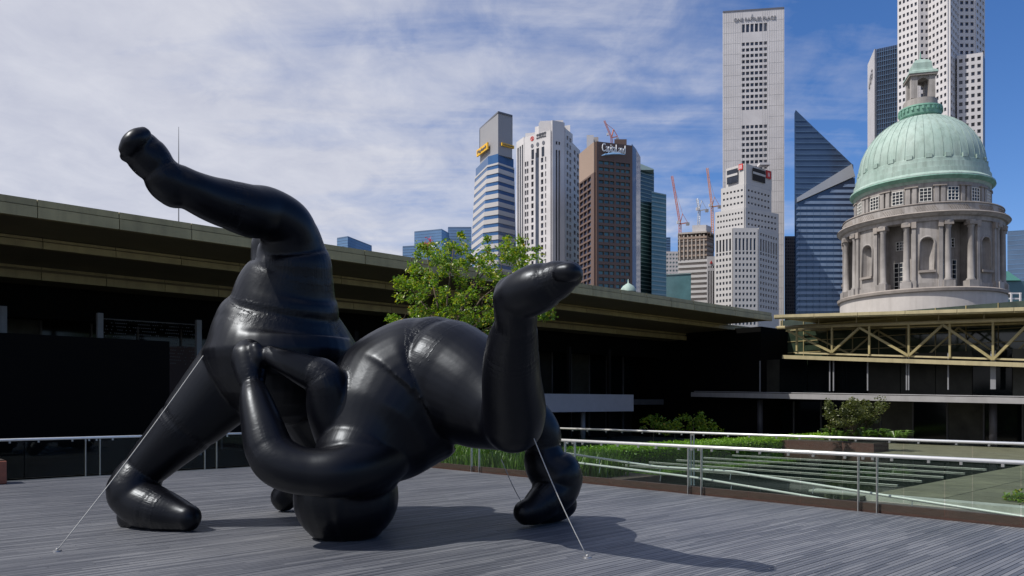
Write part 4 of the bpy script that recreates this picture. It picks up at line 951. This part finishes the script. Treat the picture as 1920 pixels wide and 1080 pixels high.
# --- tall white slab tower
t = tower('slab_tower', 'tallest white slab tower with a narrow central strip of square windows', 1410, 420)
e0, e1 = (1355, 424.5), (1470, 420); z1 = zy(25, 424.5); cnt = [0]
MB().prism(poly([(1355, 425), (1470, 420.5), (1470, 440), (1355, 445)]), GZ, z1).build('core', 't_darkgrey', t)
fx = lambda x: (x-1355)/115; cs = [(fx(1390.5+8.25*i), fx(1390.5+8.25*i+6.1)) for i in range(6)]; Y = 422.
rws = rowsy(45, 1, 15.5, 1, Y)+rowsy(79.5, 10.95, 6.2, 12, Y)+rowsy(235, 10.95, 6.2, 30, Y); face(t, e0, e1, GZ, z1, cs, rws, 't_white', 't_win', .7)
a, b = Vector((*X2(*e0), 0)), Vector((*X2(*e1), 0)); d = (b-a).normalized(); n = Vector((d.y, -d.x, 0)); ww = (b-a).length
for i in list(range(9))+list(range(17, 27)):
    s = (i+.5)/27*ww; MB().box(a+d*s+n*.73+Z*((z1+GZ)/2), d*.05, n*.05, Z*((z1-GZ)/2-.5)).build('rib', 't_pale', t)
for i in range(28): 
    zz_ = zy(40+20*i, Y); MB().box(a+d*ww*.15+n*.72+Z*zz_, d*ww*.14, n*.03, Z*.07).build('joint', 't_pale', t); MB().box(a+d*ww*.87+n*.72+Z*zz_, d*ww*.12, n*.03, Z*.07).build('joint', 't_pale', t)
text('ONE RAFFLES PLACE', t, a+d*ww*.52+n*.95+Z*zy(36.5, 422), d, 2.6, 't_grey', width=ww*.68)
lg = MB(); c = a+d*ww*.47+n*.8+Z*zy(30.5, 422); lg.extrude([c-d*.6-Z*1.1, c+d*.6-Z*1.1, c+d*.25+Z*1.2], n*.2); lg.build('emblem', 't_grey', t)
MB().box((a+b)/2+n*.3+Z*(z1+.4), d*(ww/2), n*.6, Z*.4).build('parapet', 't_darkgrey', t)
t = tower('dark_slab', 'narrow dark patterned slab between the white slab and the blue fin tower', 1481, 430)
MB().prism(poly([(1471, 430), (1492, 430), (1492, 450), (1471, 450)]), GZ, zy(444, 430)).build('core', 't_navy', t); face(t, (1471.5, 430), (1491, 430), GZ, zy(443, 430), colsn(5, .03, .97, .55), rowsy(447, 6.2, 3.6, 26, 430), 't_darkgrey', 't_win', .4)

# --- stepped bank tower in front of it
t = tower('stepped_tower', 'pale stepped tower with red squares on its top', 1400, 350); cnt = [0]
def block(xl, xm, xr, ytop, ybot, Yl, Ym, Yr, nl, nr, rws, wl_='t_pale'):
    MB().prism(poly([(xl, Yl+.5), (xm, Ym+.6), (xr, Yr+.5), (xr-4, Yr+24), (xl+4, Yr+26)]), zy(ybot, Ym), zy(ytop, Ym)).build('core', 't_grey', t)
    face(t, (xl, Yl), (xm, Ym), zy(ybot, Ym), zy(ytop, Ym), colsn(nl, .05, .97, .55), rws, wl_, 't_win', .5, 300, cnt); face(t, (xm, Ym), (xr, Yr), zy(ybot, Ym), zy(ytop, Ym), colsn(nr, .05, .95, .55), rws, wl_, 't_win', .5, 300, cnt)
block(1363, 1397, 1445, 307, 345, 358, 350, 362, 1, 1, [])
block(1353, 1396.6, 1444.6, 345, 392, 357, 349, 361, 6, 7, rowsy(354, 11.6, 3.8, 3, 349))
block(1342, 1396, 1458, 389, 432, 357, 347.5, 360, 9, 9, rowsy(396, 10.8, 3.8, 3, 347.5))
block(1341, 1374, 1420, 428, 640, 352, 346, 346, 5, 6, [(zy(458+11.8, 346), zy(447, 346))]+rowsy(436, 30, 4.8, 1, 346)+rowsy(472, 11., 5.2, 15, 346))
MB().prism(poly([(1420, 346.4), (1457.5, 359.4), (1457, 380), (1422, 380)]), GZ, zy(428, 346)).build('core', 't_grey', t)
face(t, (1420.5, 346), (1458, 359), GZ, zy(428, 346), colsn(7, .05, .95, .55), [(zy(458+11.8, 346), zy(447, 346))]+rowsy(436, 30, 4.8, 1, 346)+rowsy(472, 11., 5.2, 10, 346), 't_pale', 't_win', .5, 300, cnt)
for (x0, Y0), (x1, Y1), y0, y1 in [((1365, 357), (1385, 352.4), 315, 341), ((1409, 352.6), (1432, 358.4), 314, 337)]:
    a, b = Vector((*X2(x0, Y0), 0)), Vector((*X2(x1, Y1), 0)); d = (b-a).normalized(); n = Vector((d.y, -d.x, 0)); c = (a+b)/2
    MB().box(c+n*.75+Z*((zy(y0, 352)+zy(y1, 352))/2), d*((b-a).length/2), n*.08, Z*((zy(y0, 352)-zy(y1, 352))/2)).build('louvre', 't_win', t); MB().box(c+n*.9+Z*zy((y0+y1)/2-2, 352), d*((b-a).length/2), n*.1, Z*.5).build('louvre_bar', 't_pale', t)
for (x0, Y0), (x1, Y1), y0, y1 in [((1387, 352), (1394.5, 350.4), 309, 320), ((1434, 359), (1443, 361.2), 311, 326)]:
    a, b = Vector((*X2(x0, Y0), 0)), Vector((*X2(x1, Y1), 0)); d = (b-a).normalized(); n = Vector((d.y, -d.x, 0)); c = (a+b)/2
    sg = MB().box(c+n*.75+Z*((zy(y0, 352)+zy(y1, 352))/2), d*((b-a).length/2), n*.1, Z*((zy(y0, 352)-zy(y1, 352))/2)).build('red_sign', 't_red', t)
    bars = MB()
    for k in range(3): bars.box(c+n*.88+d*((k-1)*.5)+Z*((zy(y0, 352)+zy(y1, 352))/2), d*.09, n*.04, Z*.85)
    bars.build('emblem', 't_signwhite', sg)
MB().box(Vector((*X2(1432, 356), zy(304, 352))), Vector((2.4, 0, 0)), Vector((0, 2, 0)), Z*.5).build('roof_plant', 't_white', t)

# --- blue fin tower
t = tower('fin_tower', 'dark blue glass tower cut to a sharp slanting point', 1545, 380); Y = 380.
pxslab(t, 'upper_fin', [(1490, 640), (1603, 640), (1600, 309), (1597, 307), (1494, 208), (1492, 206), (1489.5, 212)], Y+1.2, 26, 't_diamond')
pxslab(t, 'lower_front', [(1492, 640), (1604, 640), (1603, 333), (1492, 382)], Y, 1.0, 't_diamond')
pxslab(t, 'slanted_ledge', [(1494, 371), (1597, 307.5), (1603.5, 330), (1494, 379)], Y-.8, 1.9, 't_metal')
y = 345.
while y < 640:
    x0 = 1492.5 if y > 383 else 1492.5+(383-y)*2.3
    if x0 < 1600: pxslab(t, 'floor_band', [(x0, y+5.4), (1603.8, y+5.4), (1603.8, y), (x0+4, y)], Y-.35, .3, 't_diamondband')
    y += 10.6
y = 225.
while y < 372:
    x1 = 1492+(y-206)*1.03; x1 = min(x1, 1600-(y-309)*1.7 if y > 309 else 9999)
    if x1 > 1496: pxslab(t, 'floor_line', [(1491, y+1.1), (x1, y+1.1), (x1-1, y), (1491, y)], Y+.95, .2, 't_bluegrey')
    y += 10.6
for x in np.arange(1500, 1600, 12.5): pxslab(t, 'mullion', [(x, 640), (x+.5, 640), (x+.5, 386), (x, 386)], Y-.42, .3, 't_bluegrey')

# --- star-plan tower behind the dome and its dark neighbour
t = tower('star_tower', 'tall pale star-plan tower with square windows rising behind the dome', 1760, 335); cnt = [0]
S = [(1684, 346), (1723, 339), (1741, 339), (1779, 329), (1796, 339)]
zT = zy(-70, 335); MB().prism(poly([(x, Y+.6) for x, Y in S]+[(1827, 339.6), (1844, 347), (1844, 372), (1684, 372)]), GZ, zT).build('core', 't_darkgrey', t)
rw = rowsy(-60, 13.5, 6.6, 30, 335)
for (a_, b_), nc in zip(zip(S[:-1], S[1:]), (5, 2, 5, 4)): face(t, a_, b_, zy(360, 335), zT, colsn(nc, .03, .97, .56), rw, 't_white', 't_win', .6, 300, cnt)
face(t, (1796, 339), (1827, 339), zy(130, 335), zT, colsn(3, .03, .97, .6), rowsy(-60, 13.5, 6.6, 13, 335), 't_white', 't_win', .6, 300, cnt)
face(t, (1827, 339), (1844, 347), zy(360, 335), zT, colsn(3, .03, .97, .56), rw, 't_white', 't_win', .6, 300, cnt)
MB().prism(poly([(1794, 334), (1842.5, 330.6), (1847, 336), (1847, 372), (1796, 372)]), GZ, zy(105, 333)).build('side_block', 't_darkgrey', t)
face(t, (1794, 333.5), (1842.5, 330), zy(380, 333), zy(105, 333), colsn(4, .03, .97, .58), rowsy(112, 13.5, 6.8, 20, 333), 't_white', 't_win', .6, 330, cnt)
t = tower('dark_blue_tower', 'dark blue glass tower with white end wall beside the star-plan tower', 1655, 400)
MB().prism(poly([(1644, 400), (1690, 394), (1690, 430), (1630, 440)]), GZ, zy(92, 400)).build('glass_body', 't_navy', t)
MB().extrude([Vector((*X2(1643.5, 399.4), GZ)), Vector((*X2(1643.5, 399.4), zy(93, 400))), Vector((*X2(1630, 439), zy(112, 432))), Vector((*X2(1630, 439), GZ))], Vector((-1.2, -.4, 0))).build('end_wall', 't_white', t)
for y in np.arange(98, 330, 9.):
    a, b = Vector((*X2(1644.5, 399.6), zy(y, 399))), Vector((*X2(1690, 393.6), zy(y, 399))); MB().bar(a, b, .4, .25).build('floor_line', 't_bluegrey', t)
for f in np.linspace(0, 1, 12):
    a = Vector((*X2(1644.5, 399.5), 0)).lerp(Vector((*X2(1690, 393.5), 0)), f); MB().bar(a+Z*GZ, a+Z*zy(93, 400), .25, .25, Vector((1, 0, 0))).build('mullion', 't_bluegrey', t)
sgn = MB(); q = Vector((*X2(1636.5, 418), 0))+Vector((-1.3, -.4, 0)); dd = (Vector((*X2(1643.5, 399.4), 0))-Vector((*X2(1630, 439), 0))).normalized()
text('UOB', t, q+Z*zy(150, 418)+Vector((-.2, -.1, 0)), dd, 7., 't_grey', width=20)

# --- building under construction, small neighbours, cranes
t = tower('unfinished_tower', 'unfinished concrete tower topped by formwork and a white box', 1304, 450); Y = 450.
MB().prism(poly([(1273, 455), (1325, 450), (1337, 456), (1337, 490), (1273, 490)]), GZ, zy(446, Y)).build('core', 't_concrete', t)
for i in range(13):
    yy = 448+i*9.6; MB().prism(poly([(1271.5, 454), (1325.5, 448.6), (1338.5, 456), (1338.5, 491), (1271.5, 491)]), zy(yy+(3.2 if i < 4 else 4.6), Y), zy(yy, Y)).build('floor_slab', 't_formwork' if i < 4 else 't_pale', t)
for i in range(7): MB().prism(poly([(1273+i*7.6, 453.4-i*.7), (1275.2+i*7.6, 453.2-i*.7), (1275.2+i*7.6, 454.6), (1273+i*7.6, 454.6)]), zy(485, Y), zy(440, Y)).build('column', 't_concrete', t)
MB().prism(poly([(1271, 453.6), (1325, 448.4), (1339, 456), (1339, 491), (1271, 491)]), zy(447, Y), zy(443, Y)).build('formwork', 't_formwork', t)
for i in range(12): MB().prism(poly([(1272+i*5.4, 453.4-i*.4), (1273+i*5.4, 453.4-i*.4), (1273+i*5.4, 454.3), (1272+i*5.4, 454.3)]), zy(443, Y), zy(434, Y)).build('scaffold_post', 't_formwork', t)
MB().prism(poly([(1271, 453.6), (1325, 448.4), (1339, 456), (1339, 491), (1271, 491)]), zy(437, Y), zy(434, Y)).build('formwork', 't_concrete', t)
MB().prism(poly([(1298, 452), (1324, 450.5), (1334, 456), (1334, 470), (1298, 470)]), zy(434, Y), zy(421, Y)).build('roof_box', 't_white', t)
t = tower('ribbed_block', 'small white block with dark vertical ribs beside the stepped tower', 1333, 400)
MB().prism(poly([(1326, 400.5), (1341, 400.5), (1341, 420), (1326, 420)]), GZ, zy(482, 400)).build('core', 't_pale', t)
face(t, (1325.5, 400), (1341, 400), GZ, zy(481, 400), [(.15, .3), (.42, .57), (.7, .85)], [(zy(640, 400), zy(508, 400)), (zy(503, 400), zy(499, 400))], 't_white', 't_win', .4); pxslab(t, 'emblem', [(1331, 494), (1336, 494), (1333.5, 488)], 399.3, .2, 't_red')
t = tower('teal_box', 'low plain teal box building in front of the unfinished tower', 1270, 380)
MB().prism(poly([(1248, 384), (1295.5, 380), (1295.5, 410), (1248, 410)]), GZ, zy(514, 381)).build('glass_body', 't_teal', t); MB().prism(poly([(1248, 383.6), (1295.7, 379.6), (1295.7, 410), (1248, 410)]), zy(514, 381), zy(512.8, 381)).build('parapet', 't_tealpale', t)
t = tower('white_block', 'distant white patchwork block beside the teal towers', 1260, 520)
MB().prism(poly([(1247, 520), (1273, 520), (1273, 540), (1247, 540)]), GZ, zy(472, 520)).build('core', 't_white', t); face(t, (1247, 519.5), (1273, 519.5), GZ, zy(472, 520), colsn(4, .05, .95, .6), rowsy(476, 7.5, 3.6, 8, 520), 't_white', 't_tealpale', .4)
t = tower('blue_block', 'tiny far blue block just right of the teal towers', 1252, 560); banded(t, poly([(1246, 560), (1257, 560), (1257, 580), (1246, 580)]), 560, 445, 560, 5, .8, 't_bluegrey', 't_skyglass')
def crane(label, xb, yb, xm, ym, xj, yj, Y, m, k=1.):
    t = thing('tower_crane', label, 'crane', P(xb, yb, Y)); ms_ = MB(); b, tp, jt = P(xb, yb, Y), P(xm, ym, Y), P(xj, yj, Y)
    def lattice(mb, a, b, w_, r):
        d = (b-a).normalized(); s = d.cross(Vector((0, 1, 0))).normalized()*w_; q_ = Vector((0, 1, 0))*w_; n_ = max(4, int((b-a).length/(w_*2.2))); cs_ = [s+q_, s-q_, -s-q_, -s+q_]
        for c in cs_: mb.tube([a+c, b+c], r, 4)
        for i in range(n_):
            p0, p1 = a.lerp(b, i/n_), a.lerp(b, (i+1)/n_)
            for c0, c1 in zip(cs_, cs_[1:]+cs_[:1]): mb.tube([p0+c0, p1+c1], r*.6, 4)
    lattice(ms_, b, tp, .6*k, .13*k); ms_.build('mast', m, t); jb = MB(); lattice(jb, tp, jt, .45*k, .11*k); jb.build('jib', m, t)
    sgnx = -1 if jt.x > tp.x else 1; cj = tp+Vector((sgnx*4.5*k, 0, .8*k)); MB().bar(tp, cj, .8*k, .5*k).build('counter_jib', m, t); MB().box(cj-Z*.8, Vector((.9, 0, 0))*k, Vector((0, .8, 0))*k, Z*.8*k).build('counterweight', 't_grey', t)
    ap = tp+Vector((sgnx*1.5, 0, 6))*k; af = MB().tube([tp, ap], .2, 4); af.tube([ap, cj], .12, 4); af.tube([ap, tp.lerp(jt, .85)], .07, 4); af.build('frame', m, t)
    MB().box(tp+Vector((-sgnx*1.3, -.8, .8)), Vector((.7, 0, 0))*k, Vector((0, .7, 0))*k, Z*.8*k).build('cab', 't_white', t)
crane('slim red crane with raised jib above the brown tower', 1147, 268, 1146.5, 258, 1133, 226, 256, 't_cranered', .45)
crane('dark red crane with folded jib at the edge of the unfinished tower', 1275, 445, 1275, 420, 1260, 330, 455, 't_cranered')
crane('orange crane behind the stepped tower with tall jib', 1336, 440, 1335, 388, 1326, 315, 470, 't_craneorange')
crane('pale crane rising out of the white box on the unfinished tower', 1310, 422, 1311, 395, 1307, 372, 462, 't_metal')
# --- right edge
t = tower('blue_block', 'hazy blue glass block at the right edge beyond the rotunda', 1905, 300)
banded(t, poly([(1889, 306), (1990, 300), (1990, 330), (1889, 330)]), 303, 430, 620, 9, 1.2, 't_bluegrey', 't_skyglass', 1.003)
t = tower('green_roof_house', 'teal building with small green hipped roof beside the rotunda', 1903, 180)
MB().prism(poly([(1884, 180), (1960, 180), (1960, 200), (1884, 200)]), GZ, zy(527, 180)).build('wall', 't_teal', t); MB().prism(poly([(1884, 179), (1915, 179), (1915, 190), (1884, 190)]), zy(527, 180), zy(503, 180), poly([(1884, 184), (1890, 184), (1890, 186), (1884, 186)])).build('roof', 't_green', t)
t = thing('roof_frame', 'white steel ladder frame on the roof beside the rotunda', 'frame', P(1905, 590, 70))
for x in (1896, 1913): MB().bar(P(x, 600, 70), P(x, 549, 70), .12, .12, Vector((1, 0, 0))).build('upright', 't_white', t)
for y in (550, 560, 571): MB().bar(P(1892, y, 70.1), P(1915, y, 70.1), .1, .13).build('rung', 't_white', t)
# hanging screen of pale dots put in for specks of light under the canopy
ds_ = thing('speck_screen', 'hanging screen of pale dots standing for small specks of light under the canopy', 'screen', onV(36.0, 275, 700))
m = MB()
for i in range(46):
    for j in range(13):
        x, y = 188+i*3.9+(1.9 if j % 2 else 0), 598+j*6.2+i*.25
        if random.random() < .35+.3*math.sin(i*.5): continue
        c = onV(36.0, x, y); m.box(c, U*.022, V*.01, Z*.022)
tag(m.build('dots', 'mullion', ds_), kind='stuff')
a, b = onV(36.0, 186, 597), onV(36.0, 368, 609); MB().bar(a, b, .04, .04).build('hanging_rail', 'mullion', ds_)
